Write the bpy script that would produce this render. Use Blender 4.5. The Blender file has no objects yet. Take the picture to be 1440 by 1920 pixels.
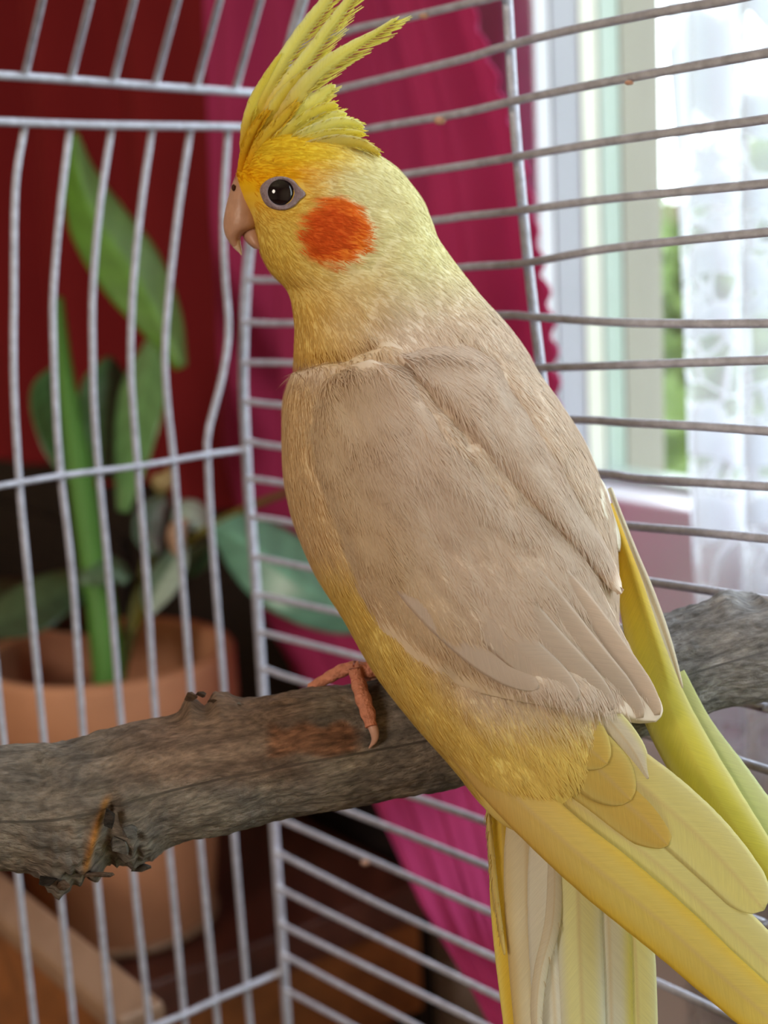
import bpy, bmesh, math, random
import numpy as np
from mathutils import Vector, Matrix, noise as mnoise
from mathutils.bvhtree import BVHTree

rng = np.random.default_rng(7)
random.seed(7)
SC = bpy.context.scene
COL = SC.collection

# ------------------------------------------------------------------ camera
F = 2800.0                      # focal length in pixels of the 1440x1920 frame
PITCH, ROLL = math.radians(11.0), 0.05
CAM = Vector((0.0, 0.0, 1.12))
_f = Vector((0, math.cos(PITCH), -math.sin(PITCH)))
_r0 = Vector((1, 0, 0))
_u0 = _r0.cross(_f)
RV = _r0 * math.cos(ROLL) - _u0 * math.sin(ROLL)
UV = _u0 * math.cos(ROLL) + _r0 * math.sin(ROLL)
FV = _f
cam_d = bpy.data.cameras.new('camera')
cam_d.sensor_fit = 'VERTICAL'
cam_d.sensor_height = 36.0
cam_d.lens = 36.0 * F / 1920.0
cam_d.clip_start = 0.01
cam_d.dof.use_dof = True
cam_d.dof.focus_distance = 0.325
cam_d.dof.aperture_fstop = cam_d.lens / 4.2
cam = bpy.data.objects.new('camera', cam_d)
COL.objects.link(cam)
m = Matrix.Identity(4)
for i, v in enumerate((RV, UV, -FV)):
    m[0][i], m[1][i], m[2][i] = v
m.translation = CAM
cam.matrix_world = m
SC.camera = cam

# ------------------------------------------------------------------ sky, light, exposure
SC.view_settings.view_transform = 'Standard'
SC.view_settings.look = 'None'
SC.view_settings.gamma = 1.0
SC.view_settings.use_curve_mapping = False
SC.view_settings.exposure = 0.2
SC.cycles.use_denoising = True
SC.cycles.max_bounces = 8
SC.cycles.transparent_max_bounces = 12
SC.cycles.sample_clamp_indirect = 4.0
SC.cycles.caustics_reflective = False
SC.cycles.caustics_refractive = False

SKY_STRENGTH = 5.0
FILL_POWER = 15.0
world = bpy.data.worlds.new('sky')
SC.world = world
world.use_nodes = True
wn = world.node_tree
bg = wn.nodes['Background']
bg.inputs['Color'].default_value = (0.88, 0.94, 1.0, 1)
bg.inputs['Strength'].default_value = SKY_STRENGTH


# ------------------------------------------------------------------ helpers
def P(px, py, z):
    """Point seen at pixel (px,py) at depth z along the optical axis."""
    return CAM + RV * ((px - 720) / F * z) + UV * (-(py - 960) / F * z) + FV * z


def Pn(px, py, z):
    px, py, z = np.asarray(px, float), np.asarray(py, float), np.asarray(z, float)
    r, u, f, c = (np.array(v) for v in (RV, UV, FV, CAM))
    return c + ((px - 720) / F * z)[..., None] * r - ((py - 960) / F * z)[..., None] * u + z[..., None] * f


def to_px(p):
    d = np.asarray(p) - np.array(CAM)
    z = d @ np.array(FV)
    return 720 + F * (d @ np.array(RV)) / z, 960 - F * (d @ np.array(UV)) / z, z


def ray(px, py):
    return (RV * ((px - 720) / F) + UV * (-(py - 960) / F) + FV).normalized()


def hit(px, py, o, n):
    d = ray(px, py)
    return CAM + d * ((o - CAM).dot(n) / d.dot(n))


def lin(r, g, b):
    f = lambda c: (c / 255 / 12.92) if c <= 10 else ((c / 255 + 0.055) / 1.055) ** 2.4
    return (f(r), f(g), f(b), 1.0)


def cr(pts, n):
    """Catmull-Rom resample of a list of tuples (any dimension) to n rows, even in chord length."""
    a = np.array(pts, float)
    if len(a) == 2:
        t = np.linspace(0, 1, n)[:, None]
        return a[0] * (1 - t) + a[1] * t
    e = np.vstack([2 * a[0] - a[1], a, 2 * a[-1] - a[-2]])
    seg = np.linalg.norm(np.diff(a[:, :2], axis=0), axis=1) + 1e-9
    cum = np.concatenate([[0], np.cumsum(seg)])
    tt = np.linspace(0, cum[-1], n)
    k = np.clip(np.searchsorted(cum, tt, side='right') - 1, 0, len(a) - 2)
    u = ((tt - cum[k]) / seg[k])[:, None]
    p0, p1, p2, p3 = e[k], e[k + 1], e[k + 2], e[k + 3]
    return 0.5 * (2 * p1 + (p2 - p0) * u + (2 * p0 - 5 * p1 + 4 * p2 - p3) * u ** 2 + (3 * p1 - p0 - 3 * p2 + p3) * u ** 3)


def smooth(e0, e1, x):
    t = np.clip((np.asarray(x, float) - e0) / (e1 - e0), 0, 1)
    return t * t * (3 - 2 * t)


def mesh_obj(name, verts, faces, mat, parent=None, shade=True, col=None, uvs=None):
    me = bpy.data.meshes.new(name)
    me.from_pydata([tuple(v) for v in verts], [], [tuple(int(i) for i in f) for f in faces])
    if shade:
        me.polygons.foreach_set('use_smooth', [True] * len(me.polygons))
    if col is not None:
        at = me.color_attributes.new('Col', 'FLOAT_COLOR', 'POINT')
        c = np.ones((len(verts), 4), np.float32)
        c[:, :3] = np.asarray(col)[:, :3]
        at.data.foreach_set('color', c.ravel())
    if uvs is not None:
        ul = me.uv_layers.new(name='UVMap')
        li = np.empty(len(me.loops), np.int32)
        me.loops.foreach_get('vertex_index', li)
        ul.data.foreach_set('uv', np.asarray(uvs, np.float32)[li].ravel())
    if mat is not None:
        me.materials.append(mat)
    me.update()
    o = bpy.data.objects.new(name, me)
    COL.objects.link(o)
    if parent is not None:
        o.parent = parent
        o.matrix_parent_inverse = Matrix.Translation(parent.location).inverted() if parent.type == 'EMPTY' else Matrix.Identity(4)
    return o


def thing(name, label, cat, loc, group=None):
    o = bpy.data.objects.new(name, None)
    COL.objects.link(o)
    o.location = loc
    o.empty_display_size = 0.02
    tag(o, label, cat, group)
    return o


def tag(o, label=None, cat=None, group=None, kind=None):
    if label: o['label'] = label
    if cat: o['category'] = cat
    if group: o['group'] = group
    if kind: o['kind'] = kind
    return o


def grid_faces(nu, nv, off=0, wrap=False):
    f = []
    for i in range(nu - 1):
        for j in range(nv if wrap else nv - 1):
            j2 = (j + 1) % nv
            f.append((off + i * nv + j, off + (i + 1) * nv + j, off + (i + 1) * nv + j2, off + i * nv + j2))
    return f


def tube_data(pts, rad, seg=10, cap=True):
    pts = np.asarray(pts, float)
    n = len(pts)
    rad = np.broadcast_to(np.asarray(rad, float), (n,))
    tan = np.gradient(pts, axis=0)
    tan /= np.linalg.norm(tan, axis=1)[:, None] + 1e-12
    ref = np.array([0.3, 0.2, 0.93])
    if abs(tan[0] @ ref) > 0.9:
        ref = np.array([0.95, 0.1, 0.1])
    nrm = ref - tan[0] * (ref @ tan[0]); nrm /= np.linalg.norm(nrm)
    V = []
    ang = np.linspace(0, 2 * math.pi, seg, endpoint=False)
    for i in range(n):
        nrm = nrm - tan[i] * (nrm @ tan[i]); nrm /= np.linalg.norm(nrm)
        b = np.cross(tan[i], nrm)
        V.append(pts[i] + rad[i] * (np.cos(ang)[:, None] * nrm + np.sin(ang)[:, None] * b))
    V = np.vstack(V)
    Fc = grid_faces(n, seg, wrap=True)
    Fc = [(a, d, c, b) for a, b, c, d in Fc]
    if cap:
        Fc.append(tuple(range(seg)))
        Fc.append(tuple(range((n - 1) * seg, n * seg))[::-1])
    return V, Fc


def tube(name, pts, rad, mat, parent=None, seg=10):
    V, Fc = tube_data(pts, rad, seg)
    return mesh_obj(name, V, Fc, mat, parent)


def box_data(o, ax, ay, az):
    """Box with corner o and edge vectors ax, ay, az."""
    o, ax, ay, az = map(Vector, (o, ax, ay, az))
    v = [o, o + ax, o + ax + ay, o + ay, o + az, o + ax + az, o + ax + ay + az, o + ay + az]
    f = [(0, 3, 2, 1), (4, 5, 6, 7), (0, 1, 5, 4), (1, 2, 6, 5), (2, 3, 7, 6), (3, 0, 4, 7)]
    if ax.cross(ay).dot(az) < 0:
        f = [t[::-1] for t in f]
    return v, f


def box(name, o, ax, ay, az, mat, parent=None, bev=0.0):
    v, f = box_data(o, ax, ay, az)
    ob = mesh_obj(name, v, f, mat, parent, shade=False)
    if bev:
        md = ob.modifiers.new('bevel', 'BEVEL')
        md.width = bev
        md.segments = 3
    return ob


# ------------------------------------------------------------------ materials
def mat_new(name):
    m = bpy.data.materials.new(name)
    m.use_nodes = True
    nt = m.node_tree
    return m, nt, nt.nodes['Principled BSDF'], nt.nodes['Material Output']


def N(nt, t, **kw):
    n = nt.nodes.new(t)
    for k, v in kw.items():
        setattr(n, k, v)
    return n


def plain(name, col, rough=0.6, metal=0.0, noise_amt=0.12, scale=60.0, bump=0.0, bscale=200.0, spec=0.4):
    m, nt, b, out = mat_new(name)
    b.inputs['Roughness'].default_value = rough
    b.inputs['Metallic'].default_value = metal
    b.inputs['Specular IOR Level'].default_value = spec
    tc = N(nt, 'ShaderNodeTexCoord')
    nz = N(nt, 'ShaderNodeTexNoise')
    nz.inputs['Scale'].default_value = scale
    nz.inputs['Detail'].default_value = 5
    nt.links.new(tc.outputs['Object'], nz.inputs['Vector'])
    rp = N(nt, 'ShaderNodeValToRGB')
    c = col
    rp.color_ramp.elements[0].position = 0.3
    rp.color_ramp.elements[1].position = 0.7
    rp.color_ramp.elements[0].color = tuple(max(0, x * (1 - noise_amt)) for x in c[:3]) + (1,)
    rp.color_ramp.elements[1].color = tuple(min(1, x * (1 + noise_amt)) for x in c[:3]) + (1,)
    nt.links.new(nz.outputs['Fac'], rp.inputs['Fac'])
    nt.links.new(rp.outputs['Color'], b.inputs['Base Color'])
    if bump:
        n2 = N(nt, 'ShaderNodeTexNoise')
        n2.inputs['Scale'].default_value = bscale
        n2.inputs['Detail'].default_value = 6
        nt.links.new(tc.outputs['Object'], n2.inputs['Vector'])
        bp = N(nt, 'ShaderNodeBump')
        bp.inputs['Strength'].default_value = bump
        bp.inputs['Distance'].default_value = 0.002
        nt.links.new(n2.outputs['Fac'], bp.inputs['Height'])
        nt.links.new(bp.outputs['Normal'], b.inputs['Normal'])
    return m


def attr_mat(name, rough=0.75, transl=0.0, streak=0.0, bump=0.0, spec=0.25, sheen=0.0):
    """Colour from the vertex colour attribute, with fine streaks along the UV length."""
    m, nt, b, out = mat_new(name)
    at = N(nt, 'ShaderNodeVertexColor', layer_name='Col')
    b.inputs['Roughness'].default_value = rough
    b.inputs['Specular IOR Level'].default_value = spec
    if sheen:
        b.inputs['Sheen Weight'].default_value = sheen
    csrc = at.outputs['Color']
    if streak or bump:
        uv = N(nt, 'ShaderNodeUVMap', uv_map='UVMap')
        mp = N(nt, 'ShaderNodeMapping')
        mp.inputs['Scale'].default_value = (1.0, 1.0, 1.0)
        nt.links.new(uv.outputs['UV'], mp.inputs['Vector'])
        nz = N(nt, 'ShaderNodeTexNoise')
        nz.inputs['Scale'].default_value = 1.0
        nz.inputs['Detail'].default_value = 4
        nt.links.new(mp.outputs['Vector'], nz.inputs['Vector'])
        mx = N(nt, 'ShaderNodeMix', data_type='RGBA', blend_type='MULTIPLY')
        mx.inputs['Factor'].default_value = 1.0
        rp = N(nt, 'ShaderNodeMapRange')
        rp.inputs['From Min'].default_value = 0.3
        rp.inputs['From Max'].default_value = 0.7
        rp.inputs['To Min'].default_value = 1 - streak
        rp.inputs['To Max'].default_value = 1 + streak * 0.5
        nt.links.new(nz.outputs['Fac'], rp.inputs['Value'])
        nt.links.new(csrc, mx.inputs['A'])
        nt.links.new(rp.outputs['Result'], mx.inputs['B'])
        csrc = mx.outputs['Result']
        if bump:
            bp = N(nt, 'ShaderNodeBump')
            bp.inputs['Strength'].default_value = bump
            bp.inputs['Distance'].default_value = 0.0004
            nt.links.new(nz.outputs['Fac'], bp.inputs['Height'])
            nt.links.new(bp.outputs['Normal'], b.inputs['Normal'])
    nt.links.new(csrc, b.inputs['Base Color'])
    if transl:
        tr = N(nt, 'ShaderNodeBsdfTranslucent')
        nt.links.new(csrc, tr.inputs['Color'])
        ms = N(nt, 'ShaderNodeMixShader')
        ms.inputs['Fac'].default_value = transl
        nt.links.new(b.outputs['BSDF'], ms.inputs[1])
        nt.links.new(tr.outputs['BSDF'], ms.inputs[2])
        nt.links.new(ms.outputs['Shader'], out.inputs['Surface'])
    return m


def cloth(name, col, transl=0.35, rough=0.85, wscale=900.0, var=0.10):
    m, nt, b, out = mat_new(name)
    b.inputs['Roughness'].default_value = rough
    b.inputs['Specular IOR Level'].default_value = 0.15
    tc = N(nt, 'ShaderNodeTexCoord')
    nz = N(nt, 'ShaderNodeTexNoise')
    nz.inputs['Scale'].default_value = 14.0
    nz.inputs['Detail'].default_value = 4
    nt.links.new(tc.outputs['Object'], nz.inputs['Vector'])
    rp = N(nt, 'ShaderNodeValToRGB')
    rp.color_ramp.elements[0].color = tuple(x * (1 - var) for x in col[:3]) + (1,)
    rp.color_ramp.elements[1].color = tuple(min(1, x * (1 + var)) for x in col[:3]) + (1,)
    nt.links.new(nz.outputs['Fac'], rp.inputs['Fac'])
    nt.links.new(rp.outputs['Color'], b.inputs['Base Color'])
    wv = N(nt, 'ShaderNodeTexNoise')
    wv.inputs['Scale'].default_value = wscale
    nt.links.new(tc.outputs['Object'], wv.inputs['Vector'])
    bp = N(nt, 'ShaderNodeBump')
    bp.inputs['Strength'].default_value = 0.2
    bp.inputs['Distance'].default_value = 0.0005
    nt.links.new(wv.outputs['Fac'], bp.inputs['Height'])
    nt.links.new(bp.outputs['Normal'], b.inputs['Normal'])
    tr = N(nt, 'ShaderNodeBsdfTranslucent')
    nt.links.new(rp.outputs['Color'], tr.inputs['Color'])
    ms = N(nt, 'ShaderNodeMixShader')
    ms.inputs['Fac'].default_value = transl
    nt.links.new(b.outputs['BSDF'], ms.inputs[1])
    nt.links.new(tr.outputs['BSDF'], ms.inputs[2])
    nt.links.new(ms.outputs['Shader'], out.inputs['Surface'])
    return m


def lace_mat():
    m, nt, b, out = mat_new('white_lace')
    b.inputs['Base Color'].default_value = (0.86, 0.87, 0.91, 1)
    b.inputs['Roughness'].default_value = 0.9
    tc = N(nt, 'ShaderNodeTexCoord')
    vo = N(nt, 'ShaderNodeTexVoronoi', feature='DISTANCE_TO_EDGE')
    vo.inputs['Scale'].default_value = 44.0
    nz = N(nt, 'ShaderNodeTexNoise')
    nz.inputs['Scale'].default_value = 12.0
    nz.inputs['Detail'].default_value = 2
    mixv = N(nt, 'ShaderNodeMix', data_type='RGBA', blend_type='LINEAR_LIGHT')
    mixv.inputs['Factor'].default_value = 0.06
    nt.links.new(tc.outputs['Object'], nz.inputs['Vector'])
    nt.links.new(tc.outputs['Object'], mixv.inputs['A'])
    nt.links.new(nz.outputs['Color'], mixv.inputs['B'])
    nt.links.new(mixv.outputs['Result'], vo.inputs['Vector'])
    wv = N(nt, 'ShaderNodeTexWave', wave_type='RINGS')
    wv.inputs['Scale'].default_value = 9.0
    wv.inputs['Distortion'].default_value = 9.0
    wv.inputs['Detail'].default_value = 1.5
    wv.inputs['Detail Scale'].default_value = 1.6
    nt.links.new(tc.outputs['Object'], wv.inputs['Vector'])
    r1 = N(nt, 'ShaderNodeMapRange')
    r1.inputs['From Min'].default_value = 0.02
    r1.inputs['From Max'].default_value = 0.12
    r1.inputs['To Min'].default_value = 0.95
    r1.inputs['To Max'].default_value = 0.30
    nt.links.new(vo.outputs['Distance'], r1.inputs['Value'])
    r2 = N(nt, 'ShaderNodeMapRange')
    r2.inputs['From Min'].default_value = 0.45
    r2.inputs['From Max'].default_value = 0.6
    r2.inputs['To Min'].default_value = 0.25
    r2.inputs['To Max'].default_value = 0.97
    nt.links.new(wv.outputs['Fac'], r2.inputs['Value'])
    mxx = N(nt, 'ShaderNodeMath', operation='MAXIMUM')
    nt.links.new(r1.outputs['Result'], mxx.inputs[0])
    nt.links.new(r2.outputs['Result'], mxx.inputs[1])
    tr = N(nt, 'ShaderNodeBsdfTranslucent')
    tr.inputs['Color'].default_value = (0.88, 0.9, 0.95, 1)
    m1 = N(nt, 'ShaderNodeMixShader')
    m1.inputs['Fac'].default_value = 0.75
    nt.links.new(b.outputs['BSDF'], m1.inputs[1])
    nt.links.new(tr.outputs['BSDF'], m1.inputs[2])
    tp = N(nt, 'ShaderNodeBsdfTransparent')
    m2 = N(nt, 'ShaderNodeMixShader')
    nt.links.new(mxx.outputs['Value'], m2.inputs['Fac'])
    nt.links.new(tp.outputs['BSDF'], m2.inputs[1])
    nt.links.new(m1.outputs['Shader'], m2.inputs[2])
    nt.links.new(m2.outputs['Shader'], out.inputs['Surface'])
    return m


def glass_mat():
    m, nt, b, out = mat_new('window_glass')
    tp = N(nt, 'ShaderNodeBsdfTransparent')
    tp.inputs['Color'].default_value = (0.95, 0.98, 0.97, 1)
    gl = N(nt, 'ShaderNodeBsdfGlossy')
    gl.inputs['Roughness'].default_value = 0.02
    ms = N(nt, 'ShaderNodeMixShader')
    ms.inputs['Fac'].default_value = 0.04
    nt.links.new(tp.outputs['BSDF'], ms.inputs[1])
    nt.links.new(gl.outputs['BSDF'], ms.inputs[2])
    nt.links.new(ms.outputs['Shader'], out.inputs['Surface'])
    return m


def bark_mat():
    m, nt, b, out = mat_new('grey_brown_bark')
    b.inputs['Roughness'].default_value = 0.9
    b.inputs['Specular IOR Level'].default_value = 0.2
    at = N(nt, 'ShaderNodeVertexColor', layer_name='Col')
    uv = N(nt, 'ShaderNodeUVMap', uv_map='UVMap')
    mp = N(nt, 'ShaderNodeMapping')
    mp.inputs['Scale'].default_value = (90, 260, 1)
    nt.links.new(uv.outputs['UV'], mp.inputs['Vector'])
    nz = N(nt, 'ShaderNodeTexNoise')
    nz.inputs['Scale'].default_value = 1.0
    nz.inputs['Detail'].default_value = 8
    nz.inputs['Roughness'].default_value = 0.7
    nz.inputs['Distortion'].default_value = 0.6
    nt.links.new(mp.outputs['Vector'], nz.inputs['Vector'])
    mp2 = N(nt, 'ShaderNodeMapping')
    mp2.inputs['Scale'].default_value = (420, 1100, 1)
    nt.links.new(uv.outputs['UV'], mp2.inputs['Vector'])
    n2 = N(nt, 'ShaderNodeTexNoise')
    n2.inputs['Scale'].default_value = 1.0
    n2.inputs['Detail'].default_value = 5
    nt.links.new(mp2.outputs['Vector'], n2.inputs['Vector'])
    mr = N(nt, 'ShaderNodeMapRange')
    mr.inputs['From Min'].default_value = 0.3
    mr.inputs['From Max'].default_value = 0.7
    mr.inputs['To Min'].default_value = 0.35
    mr.inputs['To Max'].default_value = 1.35
    nt.links.new(nz.outputs['Fac'], mr.inputs['Value'])
    mr2 = N(nt, 'ShaderNodeMapRange')
    mr2.inputs['From Min'].default_value = 0.3
    mr2.inputs['From Max'].default_value = 0.75
    mr2.inputs['To Min'].default_value = 0.6
    mr2.inputs['To Max'].default_value = 1.4
    nt.links.new(n2.outputs['Fac'], mr2.inputs['Value'])
    mu = N(nt, 'ShaderNodeMath', operation='MULTIPLY')
    nt.links.new(mr.outputs['Result'], mu.inputs[0])
    nt.links.new(mr2.outputs['Result'], mu.inputs[1])
    mx = N(nt, 'ShaderNodeMix', data_type='RGBA', blend_type='MULTIPLY')
    mx.inputs['Factor'].default_value = 1.0
    nt.links.new(at.outputs['Color'], mx.inputs['A'])
    nt.links.new(mu.outputs['Value'], mx.inputs['B'])
    nt.links.new(mx.outputs['Result'], b.inputs['Base Color'])
    bp = N(nt, 'ShaderNodeBump')
    bp.inputs['Strength'].default_value = 0.8
    bp.inputs['Distance'].default_value = 0.0012
    nt.links.new(mu.outputs['Value'], bp.inputs['Height'])
    nt.links.new(bp.outputs['Normal'], b.inputs['Normal'])
    return m


def wood_mat(name, c1, c2, rough=0.4):
    m, nt, b, out = mat_new(name)
    b.inputs['Roughness'].default_value = rough
    tc = N(nt, 'ShaderNodeTexCoord')
    mp = N(nt, 'ShaderNodeMapping')
    mp.inputs['Scale'].default_value = (30, 4, 30)
    mp.inputs['Rotation'].default_value = (0, 0, 0.9)
    nt.links.new(tc.outputs['Object'], mp.inputs['Vector'])
    nz = N(nt, 'ShaderNodeTexNoise')
    nz.inputs['Scale'].default_value = 1.5
    nz.inputs['Detail'].default_value = 6
    nz.inputs['Distortion'].default_value = 1.0
    nt.links.new(mp.outputs['Vector'], nz.inputs['Vector'])
    rp = N(nt, 'ShaderNodeValToRGB')
    rp.color_ramp.elements[0].position = 0.3
    rp.color_ramp.elements[1].position = 0.7
    rp.color_ramp.elements[0].color = c1
    rp.color_ramp.elements[1].color = c2
    nt.links.new(nz.outputs['Fac'], rp.inputs['Fac'])
    nt.links.new(rp.outputs['Color'], b.inputs['Base Color'])
    return m


M_WIRE = plain('wire_grey_enamel', lin(194, 196, 214), 0.38, 0.25, 0.18, 300, 0.25, 900, 0.5)
M_WALL = plain('wall_paint', lin(214, 190, 160), 0.9, 0, 0.04, 8)
M_WALLW = plain('window_wall_paint', lin(205, 195, 195), 0.9, 0, 0.04, 8)
M_CEIL = plain('ceiling_paint', lin(235, 225, 205), 0.9, 0, 0.03, 8)
M_FLOOR = wood_mat('floor_boards', lin(95, 60, 36), lin(140, 92, 58), 0.5)
M_PVC = plain('white_window_plastic', lin(206, 204, 214), 0.35, 0, 0.03, 20)
M_WHITE = plain('bright_white_plastic', lin(206, 204, 194), 0.3, 0, 0.02, 20)
M_REVEAL = plain('beige_outer_reveal', lin(148, 140, 132), 0.9, 0, 0.05, 12)
M_JAMB_SIDE = plain('dimmed_jamb_plastic', lin(158, 156, 168), 0.5, 0, 0.03, 20)  # jamb plastic darkened in colour where direct sky over-brightens it
M_SASH = plain('sash_greenish_plastic', lin(160, 172, 166), 0.35, 0, 0.03, 20)
M_CURTAIN = cloth('crimson_curtain_cloth', lin(206, 72, 132), 0.30)
M_CURTAIN_SHADED = cloth('shaded_curtain_cloth', lin(140, 38, 44), 0.12)  # darker red puts the shade of the unlit folds into the colour
M_LACE = lace_mat()
M_GLASS = glass_mat()
M_DARK = wood_mat('blackened_wood', lin(20, 15, 16), lin(34, 24, 24), 0.55)
M_TABLE = wood_mat('mahogany_table_top', lin(70, 36, 32), lin(104, 58, 48), 0.35)
M_TEDGE = wood_mat('orange_brown_wood_edge', lin(120, 70, 32), lin(165, 100, 50), 0.45)
M_LIP = wood_mat('worn_tan_wood', lin(140, 108, 86), lin(170, 136, 112), 0.5)
M_POT = plain('terracotta', lin(200, 142, 108), 0.75, 0, 0.10, 25, 0.15, 120)
M_SOIL = plain('potting_soil', lin(52, 34, 24), 0.95, 0, 0.4, 90, 0.9, 120)
M_LEAF = attr_mat('leaf_skin', 0.34, 0.2, 0.08, 0.0, 0.9)
M_STEM = attr_mat('stem_skin', 0.5, 0.0, 0.1, 0.0, 0.4)
M_BARK = bark_mat()
M_HOUSE = plain('beige_render', lin(150, 146, 142), 0.95, 0, 0.04, 1.5)
M_GRASS = plain('garden_grass', lin(112, 132, 76), 0.95, 0, 0.3, 4)
M_TREE = plain('tree_leaf', lin(112, 132, 76), 0.8, 0, 0.3, 3)
M_TRUNK = plain('tree_bark', lin(90, 75, 60), 0.9, 0, 0.3, 6)
M_PLUM = attr_mat('plumage_skin', 0.85, 0.0, 0.04, 0.1, 0.15)
M_FUZZ = attr_mat('plumage_barbs', 0.85, 0.35, 0.0, 0.0, 0.15)
M_FEATH = attr_mat('feather_vane', 0.65, 0.5, 0.06, 0.15, 0.2)
M_CREST = attr_mat('crest_feather_vane', 0.65, 0.55, 0.06, 0.15, 0.2)
M_BEAK = plain('pink_horn', lin(196, 150, 125), 0.4, 0, 0.10, 300, 0.1, 600)
M_TIP = plain('pale_horn_tip', lin(232, 205, 180), 0.35, 0, 0.05, 300)
M_EYE = plain('dark_eye', (0.008, 0.004, 0.006, 1), 0.06, 0, 0.1, 50, spec=0.6)
M_LID = plain('grey_eyelid_skin', lin(150, 132, 140), 0.6, 0, 0.2, 900, 0.4, 1500)
M_FOOT = plain('pink_scaly_skin', lin(214, 140, 112), 0.55, 0, 0.18, 500, 0.6, 900)
M_CLAW = plain('pale_claw', lin(206, 160, 140), 0.35, 0, 0.08, 300)
M_DOT = plain('dark_nostril', lin(70, 35, 25), 0.8)
M_LAMP = plain('lamp_glass', (0.9, 0.85, 0.7, 1), 0.5)

# ------------------------------------------------------------------ wall planes
UP = Vector((0, 0, 1))
_a = P(480, 900, 0.548)
_b = P(1440, 900, 0.358)
E1 = (_b - _a); E1.z = 0; E1.normalize()           # along the window wall, towards the near right
NI = UP.cross(E1).normalized()                     # towards the room
if (CAM - _a).dot(NI) < 0:
    NI = -NI
W0 = P(1200, 900, 0.75)                            # a point of the window wall


def WW(px, py, off=0.0):
    return hit(px, py, W0 + NI * off, NI)


def RW(px, py, off=0.0):                           # cage wall that is parallel to the window
    return hit(px, py, _a + NI * off, NI)


def LW(px, py, off=0.0):                           # cage wall at right angles to it
    return hit(px, py, _a + E1 * off, E1)


def uv_of(p):
    return (p - W0).dot(E1), p.z


def wpt(u, z, off=0.0):
    q = W0 + E1 * u + NI * off
    return Vector((q.x, q.y, z))


# ------------------------------------------------------------------ the room
UL, UR_, DEPTH, HZ = -1.25, 2.1, 3.2, 2.55
u0 = uv_of(WW(985, 500))[0]
u1 = u0 + 0.62
ud0, ud1, zd1 = u0 + 0.72, u0 + 1.80, 2.15   # unseen glazed opening added along this wall for more daylight
zg = uv_of(WW(1215, 935))[1]                       # lower edge of the glass
z0 = zg - 0.10
z1 = z0 + 1.35


def upx(px, off):
    return uv_of(WW(px, 480, off))[0]


def off_for(u, px):
    """how far behind the wall face an upright at u must lie to be seen at column px (height of pixel row 480)"""
    a, b = -0.5, 0.05
    for _ in range(50):
        m_ = (a + b) / 2
        x, y, z = to_px(np.array(wpt(u, WW(px, 480).z, m_)))
        if x > px: a = m_
        else: b = m_
    return (a + b) / 2


uj = upx(1012, 0.012)
o1, o2, o3, o4 = off_for(uj, 1094), off_for(uj + .001, 1129), off_for(uj + .002, 1167), off_for(uj + .003, 1241)
TH = -o4


def struct(o):
    o['kind'] = 'structure'
    return o


def wall_piece(name, ua, ub, za, zb):
    pass


verts, faces = [], []
for ua, ub, za, zb in ((UL, u0, 0, HZ), (u1, ud0, 0, HZ), (ud0, ud1, zd1, HZ), (ud1, UR_, 0, HZ), (u0, u1, 0, z0), (u0, u1, z1, HZ)):
    v, f = box_data(wpt(ua, za), E1 * (ub - ua), UP * (zb - za), -NI * TH)
    faces += [tuple(i + len(verts) for i in t) for t in f]
    verts += v
struct(mesh_obj('wall_back', verts, faces, M_WALLW, shade=False))
struct(box('wall_left', wpt(UL, 0, -TH), -E1 * 0.1, NI * (DEPTH + TH), UP * HZ, M_WALL))
struct(box('wall_right', wpt(UR_, 0, -TH), E1 * 0.1, NI * (DEPTH + TH), UP * HZ, M_WALL))
struct(box('wall_front', wpt(UL - .1, 0, DEPTH), E1 * (UR_ - UL + .2), NI * 0.1, UP * HZ, M_WALL))
struct(box('floor', wpt(UL - .1, -0.1, -TH), E1 * (UR_ - UL + .2), NI * (DEPTH + TH + .1), UP * 0.1, M_FLOOR))
struct(box('ceiling', wpt(UL - .1, HZ, -TH), E1 * (UR_ - UL + .2), NI * (DEPTH + TH + .1), UP * 0.1, M_CEIL))

# window: outer frame, a narrow side light, a greenish sash post, the wide pane
win = bpy.data.objects.new('window_1', None)
COL.objects.link(win)
win.location = wpt(u0, z0)
win['kind'] = 'structure'


def wbox(name, a, b, za, zb, o1, o2, mat, bev=0.002):
    return box(name, wpt(a, za, o1), E1 * (b - a), UP * (zb - za), NI * (o2 - o1), mat, win, bev)


ue = u1 - 0.06
wbox('jamb', u0, uj - 0.0005, z0, z1, 0.0, 0.012, M_PVC)
wbox('jamb_side', u0, uj, z0, z1, o1, 0.0, M_JAMB_SIDE, 0)
wbox('sash_edge', u0, uj + .001, z0, z1, o2, o1, M_WHITE, 0)
wbox('sash_post', u0, uj + .002, z0, z1, o3, o2, M_SASH, 0)
wbox('outer_reveal', u0, uj + .003, z0, z1, o4, o3, M_REVEAL, 0)
wbox('jamb', ue, u1, z0, z1, o4, 0.012, M_PVC)
wbox('frame_rail', uj, ue, z0, zg, o1, 0.010, M_PVC)
wbox('frame_rail', uj, ue, z1 - 0.06, z1, o1, 0.010, M_PVC)
wbox('sash_rail', uj, ue, z0, zg + 0.004, o3, o1, M_SASH)
wbox('pane', uj, ue, zg, z1 - 0.06, (o2 + o3) / 2 - 0.002, (o2 + o3) / 2 + 0.002, M_GLASS, 0)
struct(box('trim_1', wpt(u0 - 0.05, z0 - 0.03, -0.02), E1 * (u1 - u0 + 0.1), UP * 0.03, NI * 0.07, M_PVC, None, 0.004))

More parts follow.
